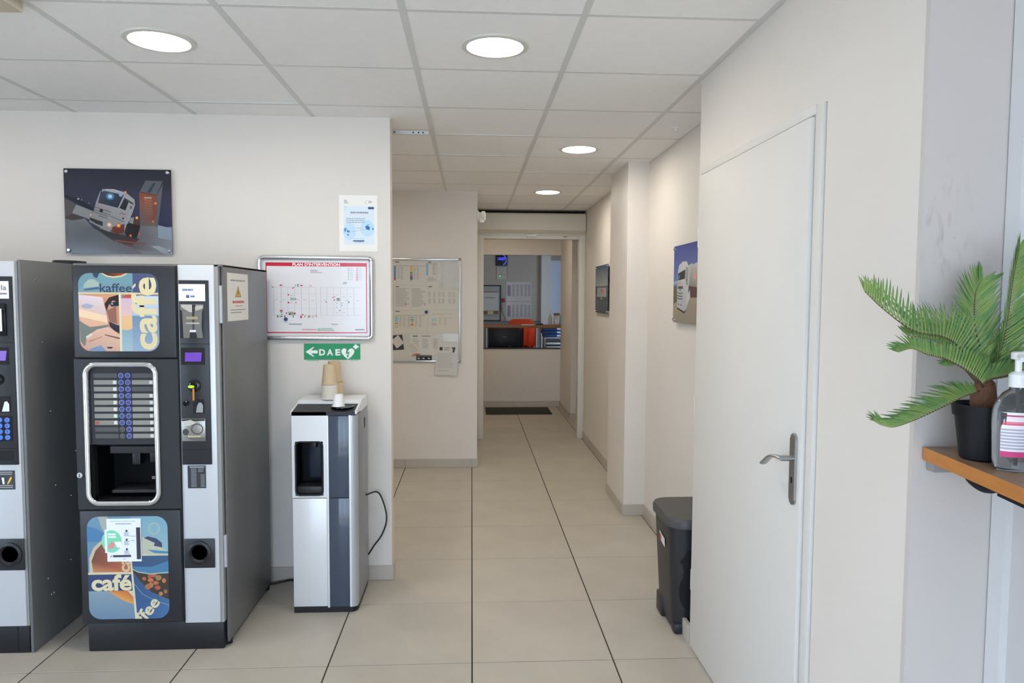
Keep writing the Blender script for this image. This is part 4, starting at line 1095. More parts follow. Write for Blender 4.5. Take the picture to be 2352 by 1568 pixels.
# green defibrillator sign
DS = thing('defibrillator_sign', 'green DAE sign with a white arrow and heart under the framed plan', 'sign', (-.74, YW, 1.201))
obj('plate', bx(-.888, -.592, YW - .0025, YW - .0005, 1.201, 1.286), mat('sign_green', (46, 150, 104), .4), DS)
p = Pr((632, 1262, 1376, 1482), fY, -.888, 1.201, -.592, 1.286, YW - .0026, -1, k=1.2)
p.rect(632, 1262, 1376, 1482, (40, 142, 96))
wt = (232, 236, 234)
p.poly([(652, 1376), (752, 1310), (768, 1312), (726, 1354), (812, 1354), (812, 1396), (726, 1396), (768, 1438), (752, 1440)], wt)
p.text('D', 832, 1338, 912, 1425, wt, .04).text('A', 934, 1338, 1016, 1425, wt, .04).text('E', 1046, 1338, 1112, 1425, wt, .04)
ht = [(1212, 1478), (1165, 1440), (1130, 1395), (1124, 1360), (1140, 1334), (1165, 1326), (1195, 1338), (1212, 1358), (1232, 1336), (1262, 1326), (1290, 1342), (1300, 1370), (1286, 1405), (1258, 1440)]
p.poly(ht, wt).poly([(1196, 1334), (1224, 1345), (1205, 1382), (1240, 1372), (1216, 1422), (1226, 1424), (1208, 1462), (1194, 1420), (1205, 1422), (1214, 1398), (1182, 1404)], (40, 142, 96))
p.rect(1302, 1272, 1330, 1336, wt).rect(1284, 1291, 1354, 1318, wt)
p.build('sign_print', DS)
p = Pr((632, 1482, 1376, 1510), fY, -.888, 1.190, -.592, 1.201, YW - .0006, -1, k=1.2)
p.lines(665, 1486, 820, 1506, 1, (120, 190, 160), h=.8, ragged=0, dash=1).lines(1245, 1492, 1345, 1508, 1, (140, 196, 170), h=.7, ragged=0, dash=1)
p.build('small_print', DS)

# ================================================================== ALCOVE WHITEBOARD AND ITS SHEETS
YA = 6.42
WB = thing('whiteboard', 'aluminium framed whiteboard covered with schedules on the alcove wall', 'whiteboard', (-.42, YA, .957))
wx0, wx1, wz0, wz1 = -.74, -.099, .957, 1.877
obj('board', bx(wx0 + .01, wx1 - .01, YA - .010, YA - .001, wz0 + .01, wz1 - .01), mat('whiteboard', (206, 205, 198), .18), WB)
for b in ((wx0, wx1, wz1 - .016, wz1), (wx0, wx1, wz0, wz0 + .016), (wx0, wx0 + .014, wz0 + .016, wz1 - .016), (wx1 - .014, wx1, wz0 + .016, wz1 - .016)):
    obj('frame_rail', bx(b[0], b[1], YA - .018, YA - .0005, b[2], b[3], bev=.003), ALU, WB)
for x in (wx0, wx1):
    for z in (wz0, wz1):
        obj('frame_corner', bx(x - .012 + (.006 if x < -.3 else -.006), x + .012 + (.006 if x < -.3 else -.006), YA - .020, YA - .0005, z - .012 + (.006 if z < 1.4 else -.006), z + .012 + (.006 if z < 1.4 else -.006), bev=.003), GREYM, WB)
def bxz(cx, cy):                                   # picture measure -> place on the board
    return -.713 + (cx * .1914 - 8) * .003838, 1.876 - (cy * .1914 - 13) * .003866
def sheet(name, label, pts, draw, d=.0, gloss=False, cat='sheet', col=(212, 210, 204), group='sheets on the alcove whiteboard', frame=None):
    P = [bxz(*q) for q in pts]
    y = YA - .0115 - d
    bm = prism(B(), P, fY, y, y + .0006)
    o = obj(name, bm, mat('sheet_%d_%d_%d' % col, col, .5), label=label, cat=cat, group=group, smooth=0)
    if draw:
        xs = [q[0] for q in pts]; ys = [q[1] for q in pts]
        f = (min(xs), min(ys), max(xs), max(ys))
        a, b = bxz(f[0], f[1]); c, e = bxz(f[2], f[3])
        p = Pr(f, fY, a, e, c, b, y - .0002, -1, k=1.15)
        draw(p)
        p.build('sheet_print', o, PRINT_G if gloss else PRINT_M)
    return o
gt = (158, 156, 154)
def d1_(p):
    p.lines(90, 108, 140, 120, 1, (60, 60, 66), h=.8, ragged=0).line((75, 155), (455, 158), 3, (90, 90, 92)).rect(78, 160, 102, 300, (86, 128, 164)).rect(78, 300, 102, 328, (176, 84, 70)).rect(272, 160, 300, 215, (206, 170, 70)).rect(272, 225, 300, 255, (110, 150, 100)).rect(272, 258, 300, 284, (180, 100, 160)).rect(272, 284, 300, 310, (90, 84, 140)).rect(272, 310, 300, 328, (70, 140, 100))
    for x in (120, 160, 310, 350): p.lines(x, 170, x + 30, 322, 13, gt, seed=x)
def d2_(p):
    p.lines(485, 108, 525, 118, 1, (60, 60, 66), h=.9, ragged=0).line((465, 130), (655, 130), 3, (90, 90, 92)).rect(466, 132, 488, 270, (120, 172, 200)).lines(540, 140, 580, 265, 11, gt, seed=1).lines(480, 290, 590, 345, 5, gt, seed=2)
def d3_(p):
    p.lines(95, 402, 140, 412, 1, (60, 60, 66), h=.9, ragged=0).lines(95, 425, 265, 650, 16, gt, seed=1).lines(290, 425, 455, 650, 16, gt, seed=2).rect(205, 600, 225, 625, (190, 130, 140)).rect(440, 600, 455, 625, (190, 130, 140))
def d4_(p):
    p.lines(490, 398, 535, 408, 1, (60, 60, 66), h=.9, ragged=0)
    for x in (490, 550, 610, 655, 735, 785): p.lines(x, 465, x + 32, 528, 6, gt, seed=x).lines(x, 545, x + 30, 608, 6, (150, 140, 142), seed=x + 1)
def d5_(p):
    p.lines(95, 696, 145, 706, 1, (60, 60, 66), h=.9, ragged=0).rect(95, 730, 180, 740, (214, 204, 140)).line((90, 748), (455, 748), 3, (90, 110, 120)).rect(90, 762, 124, 828, (130, 180, 204)).rect(90, 840, 124, 850, (190, 80, 64)).rect(90, 862, 124, 876, (214, 180, 90)).rect(90, 884, 124, 892, (130, 160, 120)).rect(275, 762, 312, 782, (130, 180, 204)).rect(275, 795, 312, 803, (60, 90, 110)).rect(275, 812, 312, 822, (100, 150, 110)).rect(275, 832, 312, 842, (214, 140, 130)).rect(275, 855, 312, 866, (190, 60, 60)).rect(275, 878, 312, 888, (220, 200, 90))
    for x in (140, 185, 240, 330, 380): p.lines(x, 760, x + 28, 890, 10, gt, seed=x)
def d6_(p):
    p.line((525, 735), (775, 730), 3, (110, 140, 120)).line((590, 782), (780, 778), 3, (130, 130, 132)).rect(528, 785, 590, 815, (150, 190, 206)).rect(530, 820, 600, 834, (220, 190, 130)).rect(528, 840, 590, 868, (170, 172, 184))
    for x in (615, 680): p.lines(x, 795, x + 30, 865, 5, gt, seed=x)
def d7_(p):
    p.lines(300, 992, 360, 1004, 1, (60, 60, 66), h=.9, ragged=0).lines(412, 992, 515, 1006, 1, (100, 100, 104), h=.7, ragged=0, dash=1)
    for x in (300, 412, 545): p.lines(x, 1030, x + 80, 1150, 9, gt, seed=x)
def d8_(p):
    p.rect(625, 1128, 662, 1168, (60, 58, 60)).poly([(770, 1130), (815, 1130), (815, 1150), (800, 1195), (780, 1195), (785, 1155)], (70, 68, 70)).lines(680, 1135, 755, 1180, 2, (130, 128, 130), h=.4, seed=3).lines(605, 1205, 800, 1390, 11, (172, 170, 168), seed=4, dash=1, ragged=.3).lines(600, 1405, 780, 1425, 2, (190, 160, 150), seed=5)
cream_ = (212, 208, 195)
sheet('schedule_sheet', 'schedule with blue and yellow bars at the upper left of the whiteboard', [(70, 95), (460, 95), (460, 385), (70, 385)], d1_)
sheet('schedule_sheet', 'schedule with one pale blue bar at the top centre of the whiteboard', [(462, 95), (860, 95), (860, 388), (462, 388)], d2_)
sheet('schedule_sheet', 'two column text sheet in the second row left of the whiteboard', [(78, 390), (478, 390), (478, 680), (78, 680)], d3_)
sheet('schedule_sheet', 'sheet of small tables in the second row right of the whiteboard', [(480, 392), (858, 394), (858, 676), (480, 676)], d4_, col=(211, 209, 199))
sheet('schedule_sheet', 'yellowish schedule with coloured bars in the third row left of the whiteboard', [(75, 686), (482, 686), (470, 962), (75, 962)], d5_, col=cream_, d=.0008)
sheet('schedule_sheet', 'schedule with a pale blue block in the third row right of the whiteboard', [(500, 680), (860, 682), (860, 962), (505, 966), (482, 930)], d6_, col=cream_, d=.0008)
sheet('schedule_sheet', 'sheet with three columns of text at the bottom centre of the whiteboard', [(265, 970), (660, 970), (660, 1225), (265, 1225)], d7_)
sheet('hanging_sheet', 'large sheet hanging over the lower right rim of the whiteboard', [(600, 1060), (850, 1070), (835, 1470), (565, 1465)], d8_, d=.010, col=(210, 208, 203))
sheet('photo_print', 'dark square photo at the lower left of the whiteboard', [(45, 990), (175, 980), (196, 1160), (62, 1168)], None, col=(58, 60, 66), cat='photo')
sheet('paper_slip', 'tilted square paper slip on the dark photo of the whiteboard', [(125, 985), (196, 1080), (110, 1148), (42, 1055)], None, d=.0012, col=(206, 200, 190), cat='paper slip')
sheet('paper_slip', 'tilted pale slip left of the bottom text sheet on the whiteboard', [(245, 1110), (300, 1080), (380, 1165), (290, 1230)], None, d=.002, col=(200, 196, 190), cat='paper slip')
sheet('paper_slip', 'narrow cream strip lying aslant above the black label', [(288, 1078), (312, 1066), (388, 1155), (365, 1168)], None, d=.003, col=(214, 204, 176), cat='paper slip')
sheet('paper_slip', 'small rust red strip just above the black label', [(330, 1208), (385, 1204), (384, 1222), (290, 1238), (290, 1228)], None, d=.0025, col=(186, 110, 84), cat='paper slip')
def dl_(p):
    p.lines(352, 1234, 522, 1246, 1, (150, 150, 150), h=.6, ragged=0, dash=1, seed=2)
    for x in (372, 430, 495): p.poly([(x - 18, 1262), (x + 8, 1258), (x + 16, 1272), (x - 4, 1274)], (200, 200, 200))
sheet('black_label', 'black rectangular label at the bottom of the whiteboard', [(343, 1225), (530, 1228), (530, 1288), (343, 1286)], dl_, d=.0035, col=(32, 32, 34), cat='label')
# clear sleeve over the top right sheet, crumpled
bm = B()
nx, nz = 9, 9
a, b = bxz(600, 100); c, e = bxz(862, 425)
R = random.Random(5)
gridv = [[bm.verts.new((a + (c - a) * i / nx, YA - .0205 - R.random() * .006, b + (e - b) * k / nz - (0.012 * (i / nx) ** 2 if k == nz else 0))) for k in range(nz + 1)] for i in range(nx + 1)]
for i in range(nx):
    for k in range(nz): bm.faces.new((gridv[i][k], gridv[i + 1][k], gridv[i + 1][k + 1], gridv[i][k + 1]))
obj('plastic_sleeve', bm, mat('clear_sleeve', (225, 225, 222), .06, alpha=.35), label='crumpled clear plastic sleeve at the upper right of the whiteboard', cat='sleeve', smooth=180)
bm = B(); a, b = bxz(465, 707); lathe(bm, [(.014, YA - .013), (.014, YA - .020), (.011, YA - .022)], (a, 0, b), 16, axis='Y')
obj('round_magnet', bm, mat('magnet_blue2', (40, 60, 120), .3), label='round blue magnet in the middle of the alcove whiteboard', cat='magnet')

# ================================================================== PICTURES ON THE CORRIDOR WALL
XW = 1.225
def fXm(u, v, d): return Vector((d, -u, v))          # seen from the corridor: picture x runs towards the viewer
t = standoff_panel('truck_photo', 'photo panel of a white tanker truck under a blue sky beside the closet wall', fX, 3.65, 1.395, 4.232, 1.843, XW, -1, 0)
p = Pr((1465, 90, 2040, 1440), fXm, -4.232, 1.395, -3.65, 1.843, XW - .0202, -1, k=1.2)
# vertical places are straightened to the panel: 190..1400 at its left edge
p.rect(1465, 90, 2040, 800, (58, 70, 140), (104, 122, 176)).rect(1465, 800, 2040, 1150, (92, 98, 70), (100, 96, 66)).poly([(1465, 1120), (1560, 1060), (2040, 880), (2040, 1440), (1465, 1440)], [(150, 138, 118), (160, 148, 128), (150, 138, 120), (134, 124, 112), (138, 128, 114)])
p.poly([(1465, 720), (1530, 700), (1545, 760), (1465, 770)], (150, 160, 176)).poly([(1760, 480), (1900, 430), (2040, 470), (2040, 660), (1860, 640)], (176, 180, 192))
p.poly([(1745, 470), (1810, 430), (2040, 660), (2040, 960), (1770, 900)], [(190, 188, 182), (176, 176, 176), (160, 156, 150), (110, 100, 100), (120, 112, 108)]).poly([(1750, 800), (2040, 860), (2040, 1000), (1800, 1000)], (76, 46, 48)).poly([(1850, 560), (1890, 600), (1890, 720), (1835, 690)], (206, 150, 150))
p.poly([(1550, 560), (1570, 440), (1640, 380), (1720, 390), (1750, 470), (1765, 720), (1740, 1200), (1690, 1250), (1550, 1170), (1535, 900), (1545, 700)], [(196, 196, 200)] * 6 + [(170, 172, 178)] * 5)
p.poly([(1555, 580), (1695, 520), (1690, 680), (1552, 700)], (40, 42, 48)).poly([(1556, 620), (1590, 600), (1588, 670), (1556, 690)], (90, 120, 140)).poly([(1700, 470), (1752, 500), (1750, 800), (1705, 780)], (150, 150, 154))
for y in (905, 955, 1000): p.path([(1542, y), (1600, y + 26), (1650, y + 20)], 14, (58, 60, 64))
p.rect(1560, 805, 1655, 850, (84, 84, 90)).rect(1597, 800, 1608, 880, (60, 60, 64)).path([(1560, 780), (1600, 740), (1650, 770)], 8, (196, 130, 130)).disc(1582, 1118, 9, 12, (50, 52, 58), 10).disc(1625, 1132, 9, 12, (50, 52, 58), 10).poly([(1740, 960), (1790, 870), (1795, 990), (1730, 1160)], (186, 188, 192)).poly([(1550, 1170), (1690, 1240), (1735, 1180), (1690, 1270), (1550, 1200)], (52, 48, 46))
p.path([(1715, 660), (1722, 720), (1730, 690)], 8, (90, 90, 110)).line((1615, 420), (1628, 400), 8, (196, 110, 110))
p.build('photo_print', t, PRINT_G)
t = standoff_panel('truck_photo', 'photo panel of a truck rear under a dusky sky on the far corridor wall', fX, 6.312, 1.397, 6.945, 1.838, XW, -1, 0)
p = Pr((160, 490, 350, 1275), fXm, -6.945, 1.397, -6.312, 1.838, XW - .0202, -1, k=1.2)
p.rect(160, 490, 350, 830, (50, 62, 92), (140, 148, 140)).rect(160, 830, 350, 1275, (104, 104, 100), (58, 58, 60)).poly([(160, 820), (190, 850), (190, 950), (160, 970)], (36, 38, 40)).poly([(185, 850), (330, 860), (330, 1010), (190, 1010)], (150, 150, 146)).poly([(185, 840), (350, 855), (350, 865), (185, 852)], (60, 66, 72)).rect(185, 1010, 345, 1075, (52, 52, 50)).rect(245, 1020, 272, 1058, (150, 146, 116)).poly([(245, 900), (262, 880), (300, 910), (292, 945), (250, 940)], (186, 110, 104)).rect(250, 880, 262, 905, (90, 90, 100))
p.build('photo_print', t, PRINT_G)

# ================================================================== PEDAL BIN
BN = thing('pedal_bin', 'black plastic pedal bin standing between corridor wall and closet', 'bin', (1.05, 3.31, 0))
BINM = mat('bin_plastic', (40, 41, 45), .42)
def rr3(x0, x1, y0, y1, r, z): return [Vector((a, b, z)) for a, b in rrect(x0, y0, x1, y1, r, 7)]
bm = B(); loft(bm, [rr3(.932, 1.17, 3.150, 3.425, .05, .012), rr3(.925, 1.175, 3.143, 3.44, .055, .06), rr3(.905, 1.195, 3.128, 3.482, .07, .500)])
obj('body', bm, BINM, BN, smooth=50)
bm = B(); loft(bm, [rr3(.892, 1.206, 3.113, 3.495, .085, .498), rr3(.890, 1.208, 3.110, 3.497, .088, .530), rr3(.897, 1.200, 3.118, 3.490, .084, .542)])
obj('lid', bm, mat('bin_lid', (76, 75, 75), .5), BN, smooth=40)
obj('foot', bx(.918, .944, 3.33, 3.43, 0, .10, bev=.008), BINM, BN)
obj('foot', bx(.928, .99, 3.142, 3.20, 0, .05, bev=.01), BINM, BN)
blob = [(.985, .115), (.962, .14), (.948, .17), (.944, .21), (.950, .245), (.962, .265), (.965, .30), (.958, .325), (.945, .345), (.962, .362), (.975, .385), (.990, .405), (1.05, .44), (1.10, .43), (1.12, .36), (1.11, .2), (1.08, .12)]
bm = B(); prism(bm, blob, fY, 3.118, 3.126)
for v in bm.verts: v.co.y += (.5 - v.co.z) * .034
obj('front_black_shape', bm, BLACKM, BN)  # flat black irregular shape lying on the bin front
bm = B(); prism(bm, [(3.250, .372), (3.335, .385), (3.338, .425), (3.250, .412)], fX, .9065, .9075)
for v in bm.verts: v.co.x += (.5 - v.co.z) * .045 - .006
sk = obj('sticker', bm, mat('bin_sticker', (222, 220, 216), .4), BN); sk['label'] = 'small white sticker with a red mark'
bm = B(); prism(bm, [(3.305, .385), (3.333, .389), (3.335, .415), (3.307, .411)], fX, .9060, .9066)
for v in bm.verts: v.co.x += (.5 - v.co.z) * .045 - .0062
obj('sticker_mark', bm, mat('sticker_red', (190, 70, 56), .4), BN)

# ================================================================== RECEPTION COUNTER AND ROOM
YC = 10.03
obj('door_mat', bx(.19, 1.065, 9.33, 9.89, .0005, .011, bev=.003), mat('mat_charcoal', (58, 55, 52), .95, var=.15, scale=90, bump=.5, bscale=300), label='dark grey door mat on the floor before the reception counter', cat='door mat')
CN = thing('reception_bar', 'wooden bar top on steel posts above the reception counter', 'counter', (.6, 10.08, .815))
obj('cap', bx(-1.0, 1.249, 10.02, 10.13, .8155, .828), mat('cap_dark', (52, 50, 50), .5), CN)
obj('bar_top', bx(-.95, 1.30, 9.97, 10.32, 1.113, 1.150, bev=.004), mat('bar_wood', (142, 102, 66), .4, var=.2, scale=4, stretch=(1, 9, 9)), CN)
for x in (.21, .92):
    bm = B(); lathe(bm, [(.019, .828), (.019, 1.113)], (x, 10.075, 0), 16); obj('post', bm, STEEL, CN)
obj('desk', bx(-.9, 1.9, 10.20, 10.95, .70, .735), mat('desk_grey', (150, 152, 156), .4), label='grey desk behind the reception counter', cat='desk')
SC = thing('monitor', 'black computer monitor seen from behind under the bar top', 'monitor', (.48, 10.5, .735))
obj('back_shell', bx(.245, .715, 10.48, 10.52, .79, 1.09, bev=.01), BLACK, SC)
obj('stand', bx(.44, .52, 10.51, 10.54, .745, .90, bev=.004), BLACK, SC)
obj('stand_foot', bx(.37, .59, 10.44, 10.62, .7355, .75, bev=.004), BLACK, SC)
obj('badge', bx(.455, .51, 10.478, 10.4805, .955, .963), GREYM, SC)
bm = B(); tube(bm, bez([(.52, 10.47, .79), (.56, 10.46, .83), (.58, 10.46, .80), (.55, 10.46, .76), (.50, 10.46, .742)], 24), .004, 6); obj('monitor_cable', bm, GREYM, SC)
CH = thing('office_chair', 'orange office chair behind the reception desk', 'chair', (.77, 11.2, 0))
ORG = mat('orange_fabric', (206, 66, 30), .8, var=.08, scale=12)
bm = B(); prism(bm, rrect(.575, .72, .965, 1.205, .08, 7), fY, 11.02, 11.07); bmesh.ops.bevel(bm, geom=[e for e in bm.edges if abs(e.verts[0].co.y - e.verts[1].co.y) < 1e-6], offset=.012, segments=2, affect='EDGES'); obj('backrest', bm, ORG, CH)
bm = B(); prism(bm, rrect(.54, 11.02, 1.0, 11.48, .08, 6), fZ, .43, .50); obj('seat', bm, ORG, CH)
bm = B(); lathe(bm, [(.028, .06), (.028, .43)], (.77, 11.25, 0), 12); obj('column', bm, STEEL, CH)
for k in range(5):
    a = math.radians(72 * k + 18); bm = B(); tube(bm, [(.77, 11.25, .09), (.77 + .27 * math.cos(a), 11.25 + .27 * math.sin(a), .05)], .02, 8); obj('leg', bm, BLACK, CH)
    bm = B(); lathe(bm, [(.025, -.012), (.025, .012)], (.77 + .27 * math.cos(a), 11.25 + .27 * math.sin(a), .026), 12, axis='X'); obj('castor', bm, BLACK, CH)
def folds(x0, x1, z0, z1, y, amp, n, seed, taper=0.0):
    R = random.Random(seed); bm = B(); rows = 10; ph = R.random() * 6
    f, bk = [], []
    for k in range(rows + 1):
        tz = k / rows; z = z1 + (z0 - z1) * tz; r1, r2 = [], []
        for i in range(n + 1):
            u = i / n; x = x0 + taper * (1 - tz) * (1 - u) + (x1 - x0) * u
            yy = y - amp * (.5 + .5 * math.sin(ph + u * 11 + tz * 1.3)) * (.4 + .6 * tz)
            r1.append(bm.verts.new((x, yy, z + (.02 * math.sin(u * 9) if k in (0, rows) else 0)))); r2.append(bm.verts.new((x, yy + .025, z + (.02 * math.sin(u * 9) if k in (0, rows) else 0))))
        f.append(r1); bk.append(r2)
    for k in range(rows):
        for i in range(n):
            bm.faces.new((f[k][i], f[k][i + 1], f[k + 1][i + 1], f[k + 1][i])); bm.faces.new((bk[k][i + 1], bk[k][i], bk[k + 1][i], bk[k + 1][i + 1]))
        bm.faces.new((f[k][0], f[k + 1][0], bk[k + 1][0], bk[k][0])); bm.faces.new((f[k + 1][n], f[k][n], bk[k][n], bk[k + 1][n]))
    for i in range(n):
        bm.faces.new((f[0][i + 1], f[0][i], bk[0][i], bk[0][i + 1])); bm.faces.new((f[rows][i], f[rows][i + 1], bk[rows][i + 1], bk[rows][i]))
    return bm
obj('jacket', folds(.80, .985, .78, 1.10, 10.99, .05, 16, 3, taper=0.0), mat('orange_jacket', (224, 70, 26), .75), label='bright orange work jacket hanging over the office chair', cat='jacket', smooth=180)
obj('trousers', folds(.700, .790, .78, 1.05, 10.99, .03, 8, 5), mat('navy_cloth', (30, 42, 74), .8), label='navy cloth hanging beside the orange jacket', cat='garment', smooth=180)
# blue ring binders lying on the desk trays
for k in range(3):
    z = .962 + k * .049
    t = thing('ring_binder', 'blue binder lying in the stack under the bar, %s' % ('lowest', 'middle one', 'topmost')[k], 'binder', (1.17, 10.42, z), 'blue binders on the desk')
    x0 = 1.03 + (.02, 0, .01)[k]
    obj('cover', bx(x0, 1.36, 10.36, 10.64, z, z + .046, bev=.004), mat('binder_blue', (34, 66, 122), .45), t)
    obj('spine_label', bx(1.24, 1.31, 10.3585, 10.3605, z + .010, z + .036), mat('binder_label', (206, 212, 222), .5), t)
t = thing('letter_tray', 'white letter tray of papers under the blue binders', 'letter tray', (1.19, 10.5, .735))
obj('tray', boxs([(1.06, 1.36, 10.36, 10.64, .945, .9605), (1.06, 1.075, 10.36, 10.64, .80, .945), (1.345, 1.36, 10.36, 10.64, .80, .945), (1.06, 1.36, 10.62, 10.64, .80, .945), (1.06, 1.36, 10.36, 10.64, .7355, .80)]), mat('tray_white', (190, 192, 194), .5), t, smooth=0)
for k, (a, b) in enumerate(((.86, .885), (.80, .83))):
    obj('paper_stack', bx(1.085, 1.34, 10.345, 10.6, a, b), mat('tray_paper', (222, 222, 218), .7), t)
bm = B(); prism(bm, rrect(.93, 10.25, 1.05, 10.40, .03, 5), fZ, .7355, .80); bmesh.ops.bevel(bm, geom=[e for e in bm.edges if all(v.co.z > .799 for v in e.verts)], offset=.02, segments=3, affect='EDGES')
obj('telephone', bm, BLACK, label='black telephone on the desk left of the letter tray', cat='telephone')
ZB = 1.1505
bm = B(); prism(bm, [(.905, 10.03), (1.005, 10.03), (1.0, 10.12), (.91, 10.12)], fZ, ZB, ZB + .022); bmesh.ops.bevel(bm, geom=bm.edges[:], offset=.005, segments=2, affect='EDGES')
obj('card_terminal', bm, BLACK, label='small black device lying on the bar top', cat='device')
obj('paper_sheet', bx(.70, .88, 10.00, 10.2, ZB, ZB + .006), mat('paper', (236, 236, 234), .6), label='white papers lying on the bar top', cat='paper')
t = thing('pump_bottle', 'clear pump bottle on the bar top', 'bottle', (1.11, 10.10, ZB))
bm = B(); lathe(bm, [(.024, 0), (.027, .005), (.027, .10), (.012, .13), (.010, .15)], (1.11, 10.10, ZB), 18); obj('bottle_body', bm, mat('cloudy_plastic', (190, 180, 166), .25), t)
bm = B(); lathe(bm, [(.013, .15), (.013, .168), (.004, .17), (.004, .20), (.009, .202), (.009, .212)], (1.11, 10.10, ZB), 14); obj('pump', bm, mat('pump_pale', (220, 206, 196), .4), t)
t = thing('glass_jar', 'glass jar with a cork coloured lid on the bar top', 'jar', (1.203, 10.10, ZB))
bm = B(); lathe(bm, [(.040, 0), (.044, .006), (.044, .12), (.034, .138)], (1.203, 10.10, ZB), 22); obj('jar_body', bm, mat('jar_grey', (186, 190, 194), .12), t)
bm = B(); lathe(bm, [(.045, .138), (.045, .168)], (1.203, 10.10, ZB), 22); obj('lid', bm, mat('cork_lid', (120, 96, 62), .6), t)
obj('jar_label', bx(1.175, 1.232, 10.0545, 10.057, ZB + .02, ZB + .08), mat('jar_label', (210, 212, 214), .5), t)
t = thing('teal_mug', 'teal mug at the right end of the bar top', 'mug', (1.262, 10.22, ZB))
bm = B(); lathe(bm, [(.034, 0), (.040, .004), (.043, .125), (.040, .125), (.037, .01)], (1.262, 10.22, ZB), 22); obj('mug_body', bm, mat('teal_glaze', (86, 156, 162), .3), t)
bm = B(); tube(bm, bez([(1.30, 10.20, ZB + .10), (1.32, 10.18, ZB + .08), (1.32, 10.18, ZB + .045), (1.30, 10.20, ZB + .03)], 12), .005, 6); obj('handle', bm, mat('teal_glaze', (86, 156, 162), .3), t)
# back wall of the reception
YR = 12.8
obj('low_cabinet', bx(-.9, 1.2, 12.45, 12.79, 0, 1.115, bev=.004), mat('cabinet_grey', (112, 112, 112), .5), label='low grey cabinet along the reception back wall', cat='cabinet')
t = thing('digital_clock', 'black digital clock with blue figures on the reception back wall', 'clock', (.53, YR, 2.10))
obj('case', bx(.425, .632, YR - .035, YR - .001, 2.098, 2.305, bev=.006), BLACK, t)
BLUE = mat('blue_led', (20, 20, 60), .4, emit=(78, 80, 255), estr=1.6)
p = Pr((190, 60, 305, 160), fY, .425, 2.098, .632, 2.305, YR - .0355, -1)
p.text('10:07', 212, 88, 284, 114, (90, 90, 255), .02); p.build('digits', t, BLUE)
p = Pr((190, 60, 305, 160), fY, .425, 2.098, .632, 2.305, YR - .0355, -1)
p.ring(252, 110, 44, 44, 5, (60, 60, 255), -80, 75, 20); p.build('seconds_arc', t, BLUE)
p = Pr((190, 60, 305, 160), fY, .425, 2.098, .632, 2.305, YR - .0355, -1)
p.lines(225, 124, 270, 130, 1, (40, 40, 140), ragged=0, dash=1); p.build('date_line', t)
t = thing('wall_thermostat', 'white control box with a dial and green light below the clock', 'control box', (.53, YR, 1.853))
obj('case', bx(.445, .617, YR - .03, YR - .001, 1.853, 2.082, bev=.006), mat('thermo_white', (200, 194, 184), .5), t)
bm = B(); lathe(bm, [(.042, YR - .030), (.042, YR - .038), (.028, YR - .040), (.026, YR - .05)], (.528, 0, 2.005), 20, axis='Y'); obj('dial', bm, mat('thermo_white', (200, 194, 184)), t)
bm = B(); lathe(bm, [(.009, YR - .030), (.009, YR - .035)], (.50, 0, 1.912), 10, axis='Y'); obj('green_light', bm, mat('green_led', (40, 180, 90), .4, emit=(60, 230, 110), estr=2.0), t)
obj('stripe', bx(.475, .60, YR - .0315, YR - .0295, 1.942, 1.948), mat('stripe_red', (150, 80, 70), .5), t)
t = thing('notice_board', 'black framed notice board with papers on the reception back wall', 'notice board', (.28, YR, 1.115))
obj('backing', bx(.02, .515, YR - .012, YR - .001, 1.118, 1.752), mat('board_grey', (176, 172, 164), .6), t)
for b in ((.02, .52, 1.735, 1.755), (.02, .52, 1.112, 1.132), (.50, .52, 1.132, 1.735), (.02, .04, 1.132, 1.735)):
    obj('frame_rail', bx(b[0], b[1], YR - .022, YR - .0005, b[2], b[3]), BLACK, t)
p = Pr((30, 340, 240, 665), fY, .02, 1.115, .52, 1.755, YR - .0125, -1, k=1.3)
p.rect(105, 405, 222, 570, (186, 182, 174)).rect(100, 400, 222, 406, (96, 66, 60)).line((118, 455), (196, 455), 5, (96, 92, 94)).rect(40, 350, 100, 470, (176, 172, 166)).rect(108, 572, 222, 604, (120, 84, 60)).rect(142, 574, 185, 602, (190, 176, 120)).rect(60, 612, 216, 628, (150, 148, 146)).rect(60, 612, 216, 615, (60, 60, 62)).rect(100, 400, 104, 480, (96, 66, 60))
p.build('board_print', t)
obj('fire_alarm', bx(.533, .590, YR - .04, YR - .001, 1.45, 1.52, bev=.004), mat('alarm_red', (160, 44, 34), .4), label='small red alarm box beside the notice board', cat='alarm')
for k, (z0, z1) in enumerate(((1.475, 1.815), (1.105, 1.455))):
    o = obj('table_poster', bx(.615, 1.068, YR - .004, YR - .001, z0, z1), mat('poster_base', (196, 188, 184), .12), label='glossy table poster on the reception back wall, %s of two' % ('upper', 'lower')[k], cat='poster', group='table posters in the reception')
    p = Pr((0, 0, 100, 80), fY, .615, z0, 1.068, z1, YR - .0042, -1, k=1.3)
    p.rect(0, 0, 100, 80, (190, 182, 178)).rect(5, 14, 14, 60, (96, 120, 150)).rect(12, 14, 18, 60, (170, 110, 100))
    for x in (24, 40, 56, 72, 86): p.lines(x, 12, x + 11, 62, 12, (120, 116, 118), seed=x + k, ragged=.2)
    p.build('poster_print', o, PRINT_G)
bm = B(); tube(bm, bez([(.53, YR - .02, 1.44), (.54, YR - .02, 1.30), (.58, YR - .02, 1.2), (.60, YR - .02, 1.12)], 16), .004, 6)
obj('alarm_cable', bm, cordm, label='thin dark cable hanging below the red alarm box', cat='cable')

